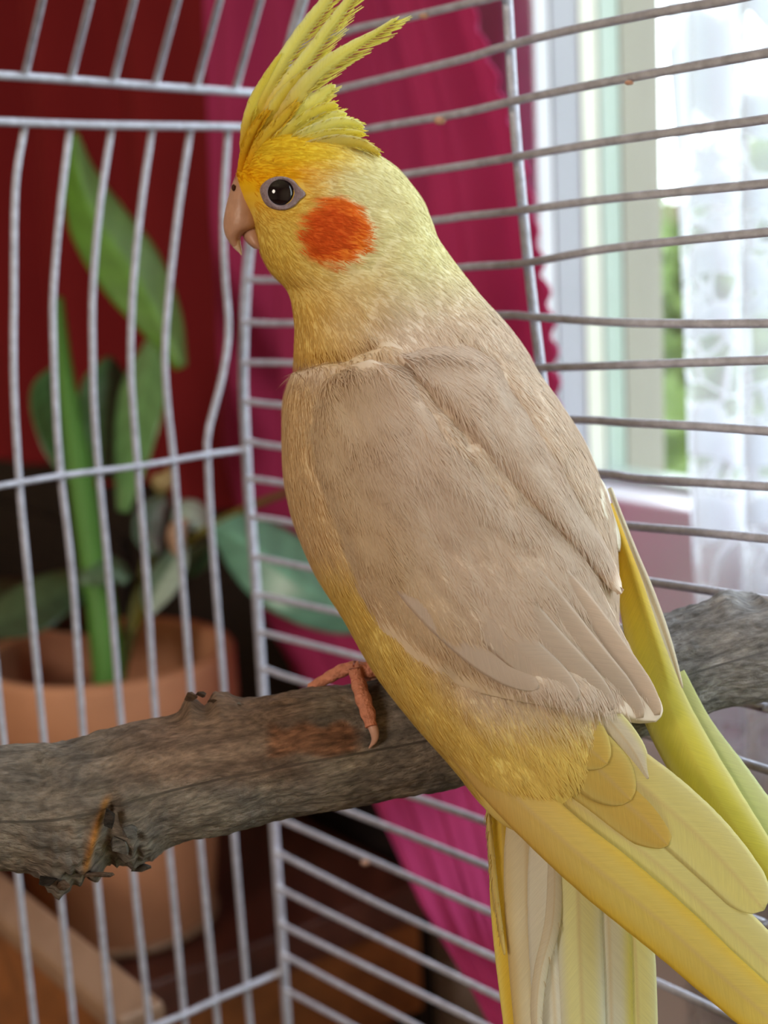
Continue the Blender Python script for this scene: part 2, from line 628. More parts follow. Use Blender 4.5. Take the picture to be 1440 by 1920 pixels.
added_door = bpy.data.objects.new('added_door_1', None)  # added out of view to let in low daylight from the right
COL.objects.link(added_door)
added_door.location = wpt(ud0, 0)
added_door['kind'] = 'structure'
for nm, a, b, za, zb_ in (('door_stile', ud0, ud0 + .08, 0.0, zd1), ('door_stile', ud1 - .08, ud1, 0.0, zd1), ('door_rail', ud0 + .08, ud1 - .08, 0.0, 0.1), ('door_rail', ud0 + .08, ud1 - .08, zd1 - .08, zd1)):
    box(nm, wpt(a, za, o3), E1 * (b - a), UP * (zb_ - za), NI * (-o3), M_PVC, added_door, 0.003)
box('pane', wpt(ud0 + .08, 0.1, -0.03), E1 * (ud1 - ud0 - .16), UP * (zd1 - .18), NI * 0.004, M_GLASS, added_door)

# daylight portals in the openings (they only guide the sampling of the sky light)
for nm, a, b, za, zb_ in (('window_portal', u0, u1, z0, z1), ('door_portal', ud0, ud1, 0, zd1)):
    pl = bpy.data.lights.new(nm, 'AREA')
    pl.shape = 'RECTANGLE'
    pl.size, pl.size_y = b - a, zb_ - za
    pl.cycles.is_portal = True
    po = bpy.data.objects.new(nm, pl)
    COL.objects.link(po)
    mm = Matrix.Identity(4)
    ex_ = E1 if E1.cross(UP).dot(NI) < 0 else -E1          # area lights shine along -Z: into the room
    for i, v in enumerate((ex_, UP, ex_.cross(UP))):
        mm[0][i], mm[1][i], mm[2][i] = v
    mm.translation = wpt((a + b) / 2, (za + zb_) / 2, o4 - 0.01)
    po.matrix_world = mm

# added fill lamp, unseen behind the viewer, its white shade tilted towards the cage
lampb = wpt(0.75, 0.0, 2.3)
head = Vector((lampb.x, lampb.y, 1.82))
aim = (P(760, 950, 0.36) - head).normalized()
lamp = thing('fill_lamp', 'added fill lamp out of view, with a tilted white shade giving warm light', 'lamp', lampb)
sx = aim.cross(UP).normalized()
sy = sx.cross(aim)
ns = 32


def ring(c, r, ax=None, ay=None):
    ax, ay = ax or Vector((1, 0, 0)), ay or Vector((0, 1, 0))
    return [c + ax * (r * math.cos(2 * math.pi * k / ns)) + ay * (r * math.sin(2 * math.pi * k / ns)) for k in range(ns)]


V = []
for r, h in ((0.001, 0.03), (0.13, 0.025), (0.15, 0.0)):
    V += ring(lampb + UP * h, r)
mesh_obj('lamp_base', V, grid_faces(3, ns, wrap=True), M_DARK, lamp)
tube('lamp_pole', [lampb + UP * 0.02, lampb + UP * 1.0, head - aim * 0.20], 0.012, M_WIRE, lamp, 10)
V = []
for r, d in ((0.02, -0.20), (0.08, -0.19), (0.22, -0.10), (0.32, 0.0)):
    V += ring(head + aim * d, r, sx, sy)
mesh_obj('lamp_shade', V, grid_faces(4, ns, wrap=True), M_LAMP, lamp)
ll = bpy.data.lights.new('fill_light', 'AREA')
ll.shape = 'DISK'
ll.size = 0.6
ll.energy = FILL_POWER
ll.color = (1.0, 0.88, 0.74)
lo = bpy.data.objects.new('fill_light', ll)
COL.objects.link(lo)
mm = Matrix.Identity(4)
for i, v in enumerate((sx, sy, -aim)):
    mm[0][i], mm[1][i], mm[2][i] = v
mm.translation = head + aim * 0.005
lo.matrix_world = mm
lo.parent = lamp
lo.matrix_parent_inverse = Matrix.Translation(lamp.location).inverted()

# ------------------------------------------------------------------ outside
GROUND_Z = -0.6
struct(box('ground', wpt(-14, GROUND_Z - .1, -16), E1 * 34, UP * 0.1, NI * 15.8, M_GRASS))


def wpx(px, py, off):
    """point at pixel on a plane parallel to the window wall, off metres outside"""
    return WW(px, py, -off)


hr = uv_of(wpx(1300, 480, 4.0))[0]
hz_ = wpx(1400, 470, 4.0).z
hou = thing('neighbour_house', 'grey beige rendered house seen through the lace curtain', 'house', wpt(hr + 2.0, GROUND_Z, -4.0))
box('wall', wpt(hr, GROUND_Z, -4.0), E1 * 4.0, UP * (hz_ - GROUND_Z), -NI * 3, M_HOUSE, hou)
box('roof', wpt(hr - 0.2, hz_, -3.8), E1 * 4.4, UP * 0.2, -NI * 3.4, M_TRUNK, hou)


def tree(u, off, h, r, label, seed):
    base = wpt(u, GROUND_Z, -off)
    t = thing('garden_tree', label, 'tree', base, None)
    tube('trunk', [base, base + Vector((0.03, 0, h * 0.4)), base + Vector((0, 0.05, h * 0.75))], [0.08, 0.06, 0.03], M_TRUNK, t, 8)
    r_ = np.random.default_rng(seed)
    n = 1500
    d = r_.normal(size=(n, 3)); d /= np.linalg.norm(d, axis=1)[:, None]
    c = np.array(base + Vector((0, 0, h * 0.72))) + d * (r_.random((n, 1)) ** 0.4) * np.array([r, r, h * 0.34])
    V, Fc = [], []
    for q in c:
        a = r_.normal(size=3); a /= np.linalg.norm(a)
        b = np.cross(a, r_.normal(size=3)); b /= np.linalg.norm(b)
        s = 0.05 + 0.05 * r_.random()
        k = len(V)
        V += [q - a * s, q + b * s * 0.5, q + a * s, q - b * s * 0.5]
        Fc.append((k, k + 1, k + 2, k + 3))
    tag(mesh_obj('foliage', V, Fc, M_TREE, t, shade=False), kind='stuff')


tb = wpx(1262, 720, 1.6)
tree(uv_of(tb)[0], 1.6, (tb.z - GROUND_Z) / 0.85, 0.16, 'small yellow green garden shrub beside the beige house', 1)
tb = wpx(1440, 520, 2.7)
tree(uv_of(tb)[0] + 0.12, 2.7, (tb.z - GROUND_Z) / 0.8, 0.22, 'tall yellow green garden tree in front of the beige house', 2)


# ------------------------------------------------------------------ curtains
def curtain(name, lx, rx, ytop, ybot, off, mat, nx, ny, folds, amp, phase=0.0, scallop=0.0, sper=57.0, flare=0.0):
    ys = np.linspace(ytop, ybot, ny)
    Lx = np.interp(ys, [p[1] for p in lx], [p[0] for p in lx])
    Rx = np.interp(ys, [p[1] for p in rx], [p[0] for p in rx])
    V = np.zeros((ny, nx, 3))
    for i in range(ny):
        for j in range(nx):
            s = j / (nx - 1)
            x = Lx[i] + (Rx[i] - Lx[i]) * s + scallop * abs(math.sin(math.pi * ys[i] / sper)) * s ** 14
            ph = folds * 2 * math.pi * s + phase + 0.5 * math.sin(ys[i] / 400)
            d = amp * (1 - 0.85 * float(smooth(1000, 1400, ys[i])) * (flare > 0)) * (0.65 * math.sin(ph) + 0.35 * math.sin(2.3 * ph + 1 + ys[i] / 900))
            V[i, j] = WW(x, ys[i], off + flare * float(smooth(1230, 1800, ys[i])))
            V[i, j] += np.array(NI) * d
    V = V.reshape(-1, 3)
    o = mesh_obj(name, V, grid_faces(ny, nx), mat)
    sd = o.modifiers.new('thickness', 'SOLIDIFY')
    sd.thickness = 0.0012
    return o


cA = curtain('red_curtain',
             [(330, -700), (400, 0), (405, 400), (425, 850), (495, 1150), (575, 1300), (700, 1500), (790, 1700), (880, 1850), (1000, 2080)],
             [(700, -700), (893, 0), (925, 90), (968, 200), (1006, 330), (1030, 460), (1048, 560), (1058, 640), (1066, 760), (1010, 900), (965, 1100), (965, 1500), (1010, 1850), (1060, 2080)],
             -700, 2080, 0.075, M_CURTAIN, 140, 260, 4.2, 0.011, 0.6, 15.0, 57.0, 0.15)
tag(cA, 'crimson red curtain with a scalloped edge beside the window', 'curtain')
zB = uv_of(WW(120, 880, 0.04))[1]
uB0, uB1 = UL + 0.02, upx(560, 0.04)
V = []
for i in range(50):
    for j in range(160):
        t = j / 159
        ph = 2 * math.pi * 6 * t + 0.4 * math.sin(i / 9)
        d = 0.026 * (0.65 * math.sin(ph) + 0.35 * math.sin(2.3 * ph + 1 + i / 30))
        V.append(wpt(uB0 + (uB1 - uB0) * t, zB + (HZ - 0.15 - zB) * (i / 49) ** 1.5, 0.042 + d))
cB = mesh_obj('red_curtain', V, grid_faces(50, 160), M_CURTAIN_SHADED)
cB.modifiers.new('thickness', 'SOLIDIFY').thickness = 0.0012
tag(cB, 'red curtain in heavy folds behind the potted plant, its shade put into a darker red', 'curtain')
lace = curtain('lace_curtain', [(1262, -500), (1268, 0), (1285, 300), (1290, 500), (1300, 900), (1312, 1150), (1290, 1500), (1290, 2050)],
               [(1760, -500), (1760, 2050)], -500, 2050, 0.045, M_LACE, 90, 90, 4, 0.012, 0.4)
tag(lace, 'white lace net curtain with swirling pattern over the window', 'curtain')

# ------------------------------------------------------------------ furniture under the plant
potc = P(238, 1722, 0.86)
ZT = potc.z


def on_table(px, py, z=None):
    d = ray(px, py)
    zz = ZT if z is None else z
    return CAM + d * ((zz - CAM.z) / d.z)


Kfar = on_table(800, 1650)
uT = (Kfar - W0).dot(E1)                       # right hand edge of the table
Kb = P(312, 1885, 0.60)                        # near upper corner of the raised side board
uB_ = (Kb - W0).dot(E1)
nb_, nf_ = (Kb - W0).dot(NI), (Kfar - W0).dot(NI)
TW = uT - (UL + 0.05)
TD = nb_ - nf_
K = wpt(uT, ZT, nb_)
tab = thing('wooden_table', 'dark mahogany side table with a raised tan edged board carrying the plant pot', 'table', Vector((K.x, K.y, 0)))
box('table_top', K, -E1 * TW, -NI * TD, -UP * 0.024, M_TABLE, tab, 0.002)
box('apron', K - UP * 0.024 - E1 * 0.004 - NI * 0.004, -E1 * (TW - .008), -NI * (TD - .008), -UP * 0.06, M_TEDGE, tab, 0.001)
KB = wpt(uB_, ZT, nb_)
TB = uB_ - (UL + 0.05)
box('side_board', KB - UP * 0.03 + NI * 0.018, -E1 * TB, -NI * 0.016, UP * (Kb.z - ZT + 0.03 - 0.008), M_TEDGE, tab, 0.001)
box('board_capping', KB + UP * (Kb.z - ZT - 0.008) + NI * 0.022, -E1 * TB, -NI * 0.022, UP * 0.010, M_LIP, tab, 0.003)
for du in (0.02, TW - 0.06):
    for dn in (0.01, TD - 0.05):
        q = K - E1 * du - NI * dn - UP * 0.084
        box('leg', Vector((q.x, q.y, 0)), -E1 * 0.04, -NI * 0.04, UP * q.z, M_DARK, tab, 0.003)
# thin black sheet put in for the shade below the left curtain
cz = zB - 0.004
shade_u0, shade_u1 = UL + 0.01, uv_of(WW(760, 1500, 0.02))[0]
shade_root = thing('shade_panel', 'thin black sheet standing in for the shade behind the potted plant', 'panel', wpt((shade_u0 + shade_u1) / 2, 0, 0.0))
dshade = 0.012
box('body', wpt(shade_u0, 0, 0.003), E1 * (shade_u1 - shade_u0), UP * (cz - 0.0), NI * dshade, M_DARK, shade_root, 0.002)
for k in range(3):
    w = (shade_u1 - shade_u0) / 3
    box('added_door', wpt(shade_u0 + k * w + 0.01, 0.05, 0.003 + dshade), E1 * (w - 0.02), UP * (cz - 0.1), NI * 0.006, M_DARK, shade_root, 0.002)  # shallow fronts on the black sheet that stands in for shade

# ------------------------------------------------------------------ plant pot
rimr = 255 * 0.80 / F
baser = 163 * 0.86 / F
HP = (P(215, 1250, 0.80) - potc).dot(UP)
potc = potc + UP * 0.0008
pot = thing('terracotta_pot', 'round terracotta plant pot with thick rim on the wooden table', 'pot', potc)
axis_shift = Vector((0, 0, 0))


def lathe(name, c, prof, mat, parent, ns=64):
    V = [Vector(c) + Vector((r * math.cos(2 * math.pi * k / ns), r * math.sin(2 * math.pi * k / ns), h)) for r, h in prof for k in range(ns)]
    return mesh_obj(name, V, grid_faces(len(prof), ns, wrap=True), mat, parent)


body_top = HP - 0.03
rb = rimr - 0.008
lathe('pot_body', potc, [(0.001, 0), (baser - .002, 0), (baser, 0.003), (baser + (rb - baser) * 0.5, body_top * 0.5), (rb, body_top), (rb - 0.006, body_top)], M_POT, pot)
lathe('rim', potc, [(rb - 0.003, body_top - 0.004), (rimr - 0.001, body_top - 0.003), (rimr, body_top), (rimr, HP - 0.003), (rimr - 0.002, HP), (rimr - 0.009, HP),
                    (rimr - 0.011, HP - 0.003), (rimr - 0.013, body_top - 0.03)], M_POT, pot)
so = lathe('soil', potc, [(rimr - 0.0125, HP - 0.042), (0.03, HP - 0.034), (0.001, HP - 0.036)], M_SOIL, pot)
lathe('foot_ring', potc, [(baser - 0.004, 0.0006), (baser + 0.0025, 0.0008), (baser + 0.003, 0.003), (baser + 0.002, 0.0055), (baser - 0.002, 0.006)], M_LIP, pot)

# ------------------------------------------------------------------ plant
plant = thing('potted_plant', 'broad leaved green houseplant growing in the terracotta pot', 'plant', potc + UP * (HP - 0.035))


def leaf(spine, hw, zs, cols, tilt=0.0, camber=0.004, name='leaf', n=36, nv=13, mat=None, shine=0.0):
    """spine: px points, hw: half widths in px, zs: depths at the same points; cols: (left, right) colours"""
    s = cr([(a, b, z, w) for (a, b), z, w in zip(spine, zs, hw)], n)
    d = np.gradient(s[:, :2], axis=0)
    d /= np.linalg.norm(d, axis=1)[:, None]
    nrm = np.stack([-d[:, 1], d[:, 0]], 1)
    v = np.linspace(-1, 1, nv)
    px = s[:, 0:1] + nrm[:, 0:1] * v * s[:, 3:4]
    py = s[:, 1:2] + nrm[:, 1:2] * v * s[:, 3:4]
    rel = s[:, 3:4] / max(hw)
    z = s[:, 2:3] + tilt * v * rel - camber * (1 - v ** 2) * 0 + camber * (np.abs(v)) * rel + 0.002 * np.sin(np.linspace(0, 9, n))[:, None] * np.abs(v)
    if shine:                                   # the upper half blade is turned towards the window
        c0 = P(spine[len(spine) // 2][0], spine[len(spine) // 2][1], zs[len(zs) // 2])
        h = ((CAM - c0).normalized() + (wpt(u0 + 0.30, 1.45) - c0).normalized()).normalized()
        lat = -(h.dot(RV) * -nrm[:, 0] + h.dot(UV) * nrm[:, 1]) / h.dot(FV)
        vv = np.minimum(v, 0)[None, :] * -1
        z = z * 1.0 + shine * lat[:, None] * vv * s[:, 3:4] * s[:, 2:3] / F
    X = Pn(px, py, z).reshape(-1, 3)
    a, b = np.array(cols[0][:3]), np.array(cols[1][:3])
    t = smooth(-0.12, 0.12, v)[None, :, None]
    c = (a * (1 - t) + b * t) * np.ones((n, nv, 1))
    vein = (1 + 0.10 * np.cos(np.linspace(0, 40, n)[:, None] + np.abs(v)[None, :] * 5))[..., None]
    mid = np.exp(-(v / 0.06) ** 2)[None, :, None]
    c = c * vein * (1 + 0.35 * mid)
    uvs = np.stack(np.meshgrid(np.linspace(0, 30, n), v * 6, indexing='ij'), -1).reshape(-1, 2)
    o = mesh_obj(name, X, grid_faces(n, nv), mat or M_LEAF, plant, col=np.clip(c.reshape(-1, 3), 0, 1), uvs=uvs)
    sd = o.modifiers.new('thickness', 'SOLIDIFY')
    sd.thickness = 0.0008
    return o


def stem(pts, rad, c, name='stem'):
    s = cr([(p[0], p[1], p[2], r) for p, r in zip(pts, rad)], 30)
    X = Pn(s[:, 0], s[:, 1], s[:, 2])
    V, Fc = tube_data(X, s[:, 3] * s[:, 2] / F, 10)
    cc = np.tile(np.array(c[:3]), (len(V), 1))
    uvs = np.stack([np.repeat(np.arange(30) * 0.5, 10), np.tile(np.arange(10) * 3.0, 30)], 1)
    return mesh_obj(name, V, Fc, M_STEM, plant, col=cc, uvs=uvs)


G1, G2, G3 = lin(104, 160, 52), lin(126, 182, 118), lin(84, 138, 86)
PALE = lin(190, 214, 204)
stem([(110, 560, .84), (122, 700, .83), (150, 880, .82), (178, 1060, .815), (198, 1200, .81), (208, 1320, .81)], [9, 16, 24, 28, 30, 30], lin(92, 150, 66))
leaf([(138, 250), (150, 330), (185, 420), (245, 510), (300, 600), (340, 690)], [5, 30, 55, 62, 42, 10], [.83, .82, .81, .80, .79, .785], (lin(120, 170, 96), G1), 0.0, 0.004, shine=1.0)
leaf([(150, 900), (110, 830), (90, 740), (100, 690)], [20, 32, 34, 5], [.84, .85, .86, .865], (G3, G3), 0.01)
leaf([(190, 900), (195, 800), (200, 720), (205, 670)], [30, 50, 46, 6], [.85, .86, .87, .875], (G3, lin(50, 92, 54)), 0.01)
leaf([(232, 960), (248, 860), (268, 740), (290, 640)], [10, 32, 42, 14], [.82, .825, .83, .84], (G2, G2), -0.015)
leaf([(395, 985), (450, 1010), (520, 1065), (590, 1112), (650, 1150), (700, 1180)], [12, 50, 72, 66, 44, 8], [.80, .785, .775, .77, .77, .77], (lin(128, 190, 172), lin(120, 182, 160)), 0.0, 0.003, shine=0.8)
stem([(250, 1180, .82), (300, 1080, .81), (350, 1020, .80), (400, 985, .80), (470, 950, .80), (560, 915, .81)], [11, 10, 9, 8, 7, 6], lin(112, 104, 40), 'stalk')
stem([(215, 1300, .815), (240, 1200, .82), (265, 1100, .82), (300, 960, .82), (300, 900, .82)], [14, 13, 12, 11, 10], lin(98, 100, 44), 'stalk')
leaf([(385, 1000), (372, 975), (350, 965), (330, 985)], [12, 24, 26, 8], [.80, .80, .80, .80], (PALE, PALE), 0.008)
leaf([(290, 1040), (275, 1000), (285, 960), (310, 935)], [10, 26, 24, 6], [.80, .80, .80, .81], (lin(110, 140, 120), PALE), 0.01)
leaf([(345, 1020), (325, 1060), (295, 1110), (280, 1150)], [8, 26, 28, 8], [.795, .79, .785, .785], (PALE, lin(120, 150, 135)), 0.01)
leaf([(335, 1040), (330, 1010), (335, 990), (350, 975)], [8, 16, 15, 4], [.785, .785, .785, .79], (lin(196, 160, 136), lin(206, 176, 150)), 0.0, name='dry_leaf')
leaf([(290, 890), (300, 905), (312, 900), (318, 880)], [6, 14, 14, 4], [.80, .80, .80, .80], (lin(190, 170, 120), lin(190, 170, 120)), 0.0, name='dry_leaf')
leaf([(190, 1090), (120, 1110), (40, 1150), (-60, 1190)], [14, 40, 46, 10], [.82, .81, .80, .80], (lin(60, 86, 62), lin(74, 104, 72)), 0.02)
leaf([(175, 1180), (110, 1150), (20, 1120), (-40, 1110)], [10, 34, 34, 10], [.83, .84, .85, .85], (lin(52, 76, 52), lin(52, 76, 52)), 0.02)
leaf([(240, 1090), (215, 1070), (180, 1075), (150, 1090)], [10, 22, 24, 6], [.80, .80, .80, .80], (lin(96, 130, 104), lin(96, 130, 104)), 0.01)
leaf([(400, 1020), (370, 1050), (330, 1070), (300, 1075)], [8, 24, 20, 6], [.81, .81, .82, .82], (lin(70, 112, 80), lin(70, 112, 80)), 0.01)

# ------------------------------------------------------------------ cage
cage_loc = Vector((_a.x, _a.y, P(540, 2150, 0.6).z))
cage = thing('bird_cage', 'grey wire bird cage around the cockatiel', 'cage', cage_loc)
RWIRE = 0.00122
left_wires = [
    [(-45, 231), (-55, 350), (-58, 600), (-45, 905), (-25, 1086), (7, 1397), (33, 1636), (64, 1920), (95, 2180)],
    [(47, 232), (29, 350), (26, 545), (26, 720), (36, 903), (53, 1086), (83, 1397), (113, 1679), (138, 1920), (165, 2180)],
    [(132, 233), (113, 389), (100, 545), (100, 640), (105, 770), (114, 892), (136, 1086), (156, 1378), (181, 1644), (208, 1920), (234, 2180)],
    [(210, 234), (187, 389), (174, 545), (174, 680), (176, 760), (185, 885), (202, 1062), (228, 1368), (251, 1652), (280, 1920), (305, 2180)],
    [(286, 236), (264, 389), (249, 545), (245, 680), (249, 760), (258, 874), (275, 1086), (292, 1351), (317, 1597), (347, 1920), (372, 2180)],
    [(358, 237), (335, 389), (317, 545), (309, 660), (314, 760), (325, 861), (340, 1062), (357, 1290), (375, 1578), (408, 1920), (432, 2180)],
    [(428, 238), (419, 389), (421, 505), (428, 590), (427, 640), (416, 710), (391, 805), (388, 840), (390, 870), (396, 989), (420, 1300), (438, 1558), (469, 1920), (494, 2180)],
]


def wire(pts, plane, rad=RWIRE, n=60, off=0.0, name='wire', seg=8):
    s = cr(pts, n)
    return tube(name, [plane(x, y, off) for x, y in s], rad, M_WIRE, cage, seg)


for k in range(1, 6):                              # the wall goes on beyond the frame
    left_wires.append([(x - 79 * k, y + (y - 470) * 0.020 * k) for x, y in left_wires[0]])
for w in left_wires:
    wire(w, LW, off=-0.0)
roof_b = [(-310, 121), (-220, 127), (-130, 134), (-40, 142), (45, 148), (132, 151), (212, 157), (290, 163), (367, 168), (440, 173)]
roof_t = [(-300, -60), (-202, -60), (-104, -60), (-5, -60), (93, -60), (184, -60), (266, -60), (349, -60), (428, -60), (505, -60)]
for (xb, yb), (xt, yt) in zip(roof_b, roof_t):
    p0 = LW(xb, yb)
    _, _, zb = to_px(np.array(p0))
    pts = [Pn(xb + (xt - xb) * t, yb + (yt - yb) * t, zb - 0.035 * t) for t in np.linspace(0, 2.2, 12)]
    tube('wire', pts, RWIRE, M_WIRE, cage, 8)
XO = 0.0017
wire([(-460, 112), (-200, 129), (0, 141), (132, 150), (290, 162), (440, 172), (540, 180)], LW, 0.0014, 30, XO, 'crossbar')
wire([(-460, 214), (-200, 222), (0, 228), (132, 233), (286, 236), (428, 238), (520, 241)], LW, 0.0014, 30, XO, 'crossbar')
wire([(-460, 985), (-200, 942), (0, 911), (114, 892), (258, 874), (390, 852), (462, 843)], LW, 0.0011, 30, XO, 'crossbar')
wire([(-300, 2165), (0, 2048), (200, 1962), (288, 1925), (350, 1900), (408, 1873), (467, 1848), (527, 1822)], LW, 0.0013, 30, XO, 'crossbar')
wire([(585, -60), (545, 80), (505, 260), (470, 450), (459, 583), (456, 700), (459, 794), (467, 940), (479, 1086), (493, 1300), (513, 1540), (539, 1920), (557, 2180)], RW, 0.0019, 90, 0.0, 'corner_post', 10)
wire([(942, -80), (951, 0), (963, 200), (975, 340), (992, 510), (1010, 660), (1040, 900), (1075, 1200), (1110, 1600), (1150, 2180)], RW, 0.0015, 60, -0.0026, 'upright')
wire([(1500, -80), (1500, 2180)], RW, 0.0015, 40, -0.0026, 'upright')
right_wires = [
    [(560, 90), (667, 54), (747, 37), (905, 0), (1100, -45), (1560, -150)],
    [(515, 200), (613, 173), (860, 113), (953, 85), (1090, 52), (1263, 18), (1367, 0), (1560, -42)],
    [(480, 288), (687, 243), (860, 213), (965, 189), (1142, 153), (1440, 99), (1560, 78)],
    [(470, 372), (760, 327), (860, 312), (969, 294), (1150, 264), (1440, 223), (1560, 205)],
    [(468, 448), (817, 413), (860, 407), (973, 395), (1150, 372), (1440, 344), (1560, 330)],
    [(465, 524), (521, 525), (700, 520), (872, 501), (985, 493), (1150, 465), (1440, 435), (1560, 424)],
    [(457, 604), (549, 606), (750, 596), (945, 591), (997, 594), (1150, 604), (1300, 607), (1440, 606), (1560, 606)],
    [(456, 680), (554, 681), (800, 690), (1029, 689), (1263, 681), (1440, 675), (1560, 672)],
    [(459, 752), (530, 760), (800, 782), (1083, 787), (1167, 792), (1292, 798), (1440, 808), (1560, 816)],
    [(461, 826), (527, 838), (800, 870), (1121, 887), (1208, 898), (1440, 912), (1560, 920)],
    [(465, 897), (530, 906), (800, 950), (1165, 985), (1292, 996), (1440, 1010), (1560, 1022)],
    [(469, 968), (550, 981), (800, 1030), (1212, 1090), (1346, 1110), (1440, 1125), (1560, 1145)],
    [(474, 1042), (584, 1066), (900, 1130), (1440, 1228), (1560, 1250)],
    [(480, 1114), (637, 1149), (1000, 1230), (1400, 1319), (1440, 1329), (1560, 1358)],
    [(486, 1184), (688, 1236), (1000, 1320), (1333, 1412), (1440, 1444), (1560, 1480)],
    [(491, 1252), (587, 1284), (1000, 1400), (1415, 1529), (1440, 1538), (1560, 1578)],
    [(496, 1325), (1000, 1485), (1440, 1636), (1560, 1678)],
    [(503, 1397), (747, 1484), (913, 1542), (1388, 1715), (1440, 1735), (1560, 1782)],
    [(508, 1464), (642, 1517), (917, 1626), (1440, 1838), (1560, 1886)],
    [(513, 1531), (526, 1536), (685, 1607), (924, 1713), (1226, 1839), (1388, 1916), (1560, 1995)],
    [(517, 1597), (724, 1702), (934, 1799), (1440, 2025), (1560, 2080)],
    [(522, 1663), (533, 1671), (942, 1873), (1560, 2170)],
    [(527, 1729), (535, 1737), (903, 1920), (1560, 2250)],
    [(531, 1790), (775, 1920), (1560, 2330)],
    [(536, 1857), (654, 1920), (1560, 2410)],
]
for w in right_wires:
    wire(w, RW, 0.00118, 60, 0.0012)
# crumbs stuck to the wires
for (x, y, pl_, r) in ((826, 227, RW, 0.0012), (795, 30, RW, 0.0010), (686, 1617, RW, 0.0012), (824, 224, RW, 0.0010), (1180, 155, RW, 0.0008)):
    c = pl_(x, y, 0.0028)
    bm = bmesh.new()
    bmesh.ops.create_icosphere(bm, subdivisions=2, radius=r)
    for v in bm.verts:
        v.co = Vector((v.co.x * 1.5, v.co.y, v.co.z * 0.8)) * (1 + 0.25 * mnoise.noise(v.co * 1500))
        v.co += c
    me = bpy.data.meshes.new('seed_crumb'); bm.to_mesh(me); bm.free()
    me.materials.append(M_CLAW)
    ob = bpy.data.objects.new('seed_crumb', me); COL.objects.link(ob)
    ob.parent = cage
    ob.matrix_parent_inverse = Matrix.Translation(cage.location).inverted()
# base tray of the cage (below the frame)
zb = LW(480, 2170).z
cn = LW(550, 2170)
tr = Vector((cn.x, cn.y, zb))
box('base_tray', tr - E1 * 0.01 - NI * 0.01 - UP * 0.06, E1 * 0.36, NI * 0.34, UP * 0.06, M_DARK, cage, 0.004)

su, sn_ = (tr - W0).dot(E1), (tr - W0).dot(NI)
zt_ = zb - 0.06
stand = thing('cage_stand', 'dark wooden stand table under the bird cage', 'table', wpt(su + 0.17, 0, sn_ + 0.16))
box('stand_top', wpt(su - 0.02, zt_ - 0.03, sn_ - 0.03 + 0.012), E1 * 0.38, NI * 0.37, UP * 0.03, M_TABLE, stand, 0.003)
for a in (0.0, 0.31):
    for b in (0.0, 0.29):
        box('leg', wpt(su + a, 0, sn_ + b + 0.01), E1 * 0.035, NI * 0.035, UP * (zt_ - 0.03), M_DARK, stand, 0.002)

# ------------------------------------------------------------------ perch
br_c = [(-420, 1588, .338, 112), (-200, 1552, .340, 116), (0, 1517, .343, 117), (110, 1512, .344, 119), (220, 1492, .345, 121), (300, 1468, .346, 119),
        (400, 1443, .347, 117), (500, 1424, .349, 115), (600, 1405, .350, 114), (700, 1388, .352, 112), (850, 1358, .354, 110), (1000, 1322, .356, 107),
        (1150, 1285, .358, 104), (1280, 1248, .360, 101), (1370, 1222, .361, 102), (1440, 1202, .362, 104)]
nb, nt_ = 420, 150
sb = cr(br_c, nb)
bc = Pn(sb[:, 0], sb[:, 1], sb[:, 2])
brad = sb[:, 3] * sb[:, 2] / F


def branch_front(px, py):
    """depth of the branch's near surface at a pixel, None when the pixel is off the branch"""
    i = int(np.argmin(np.abs(sb[:, 0] - px)))
    dy = (py - sb[i, 1]) * 0.975
    r = sb[i, 3]
    return sb[i, 2] - math.sqrt(max(0, r * r - dy * dy)) * sb[i, 2] / F


tan = np.gradient(bc, axis=0); tan /= np.linalg.norm(tan, axis=1)[:, None]
fv = np.array(FV)
e_f = -(fv - tan * (tan @ fv)[:, None]); e_f /= np.linalg.norm(e_f, axis=1)[:, None]     # towards camera
e_u = np.cross(e_f, tan); e_u /= np.linalg.norm(e_u, axis=1)[:, None]
if (e_u[0] @ np.array(UV)) < 0: e_u = -e_u
th = np.linspace(0, 2 * math.pi, nt_, endpoint=False)
V = np.zeros((nb, nt_, 3)); C = np.zeros((nb, nt_, 3)); U = np.zeros((nb, nt_, 2))
L = np.concatenate([[0], np.cumsum(np.linalg.norm(np.diff(bc, axis=0), axis=1))])
bark_a, bark_b, bark_red, bark_cool = (np.array(lin(*c)[:3]) for c in ((160, 146, 132), (120, 112, 106), (160, 120, 94), (166, 164, 168)))


def knot(px, py, x, y, rx, ry):
    return np.exp(-((px - x) / rx) ** 2 - ((py - y) / ry) ** 2)


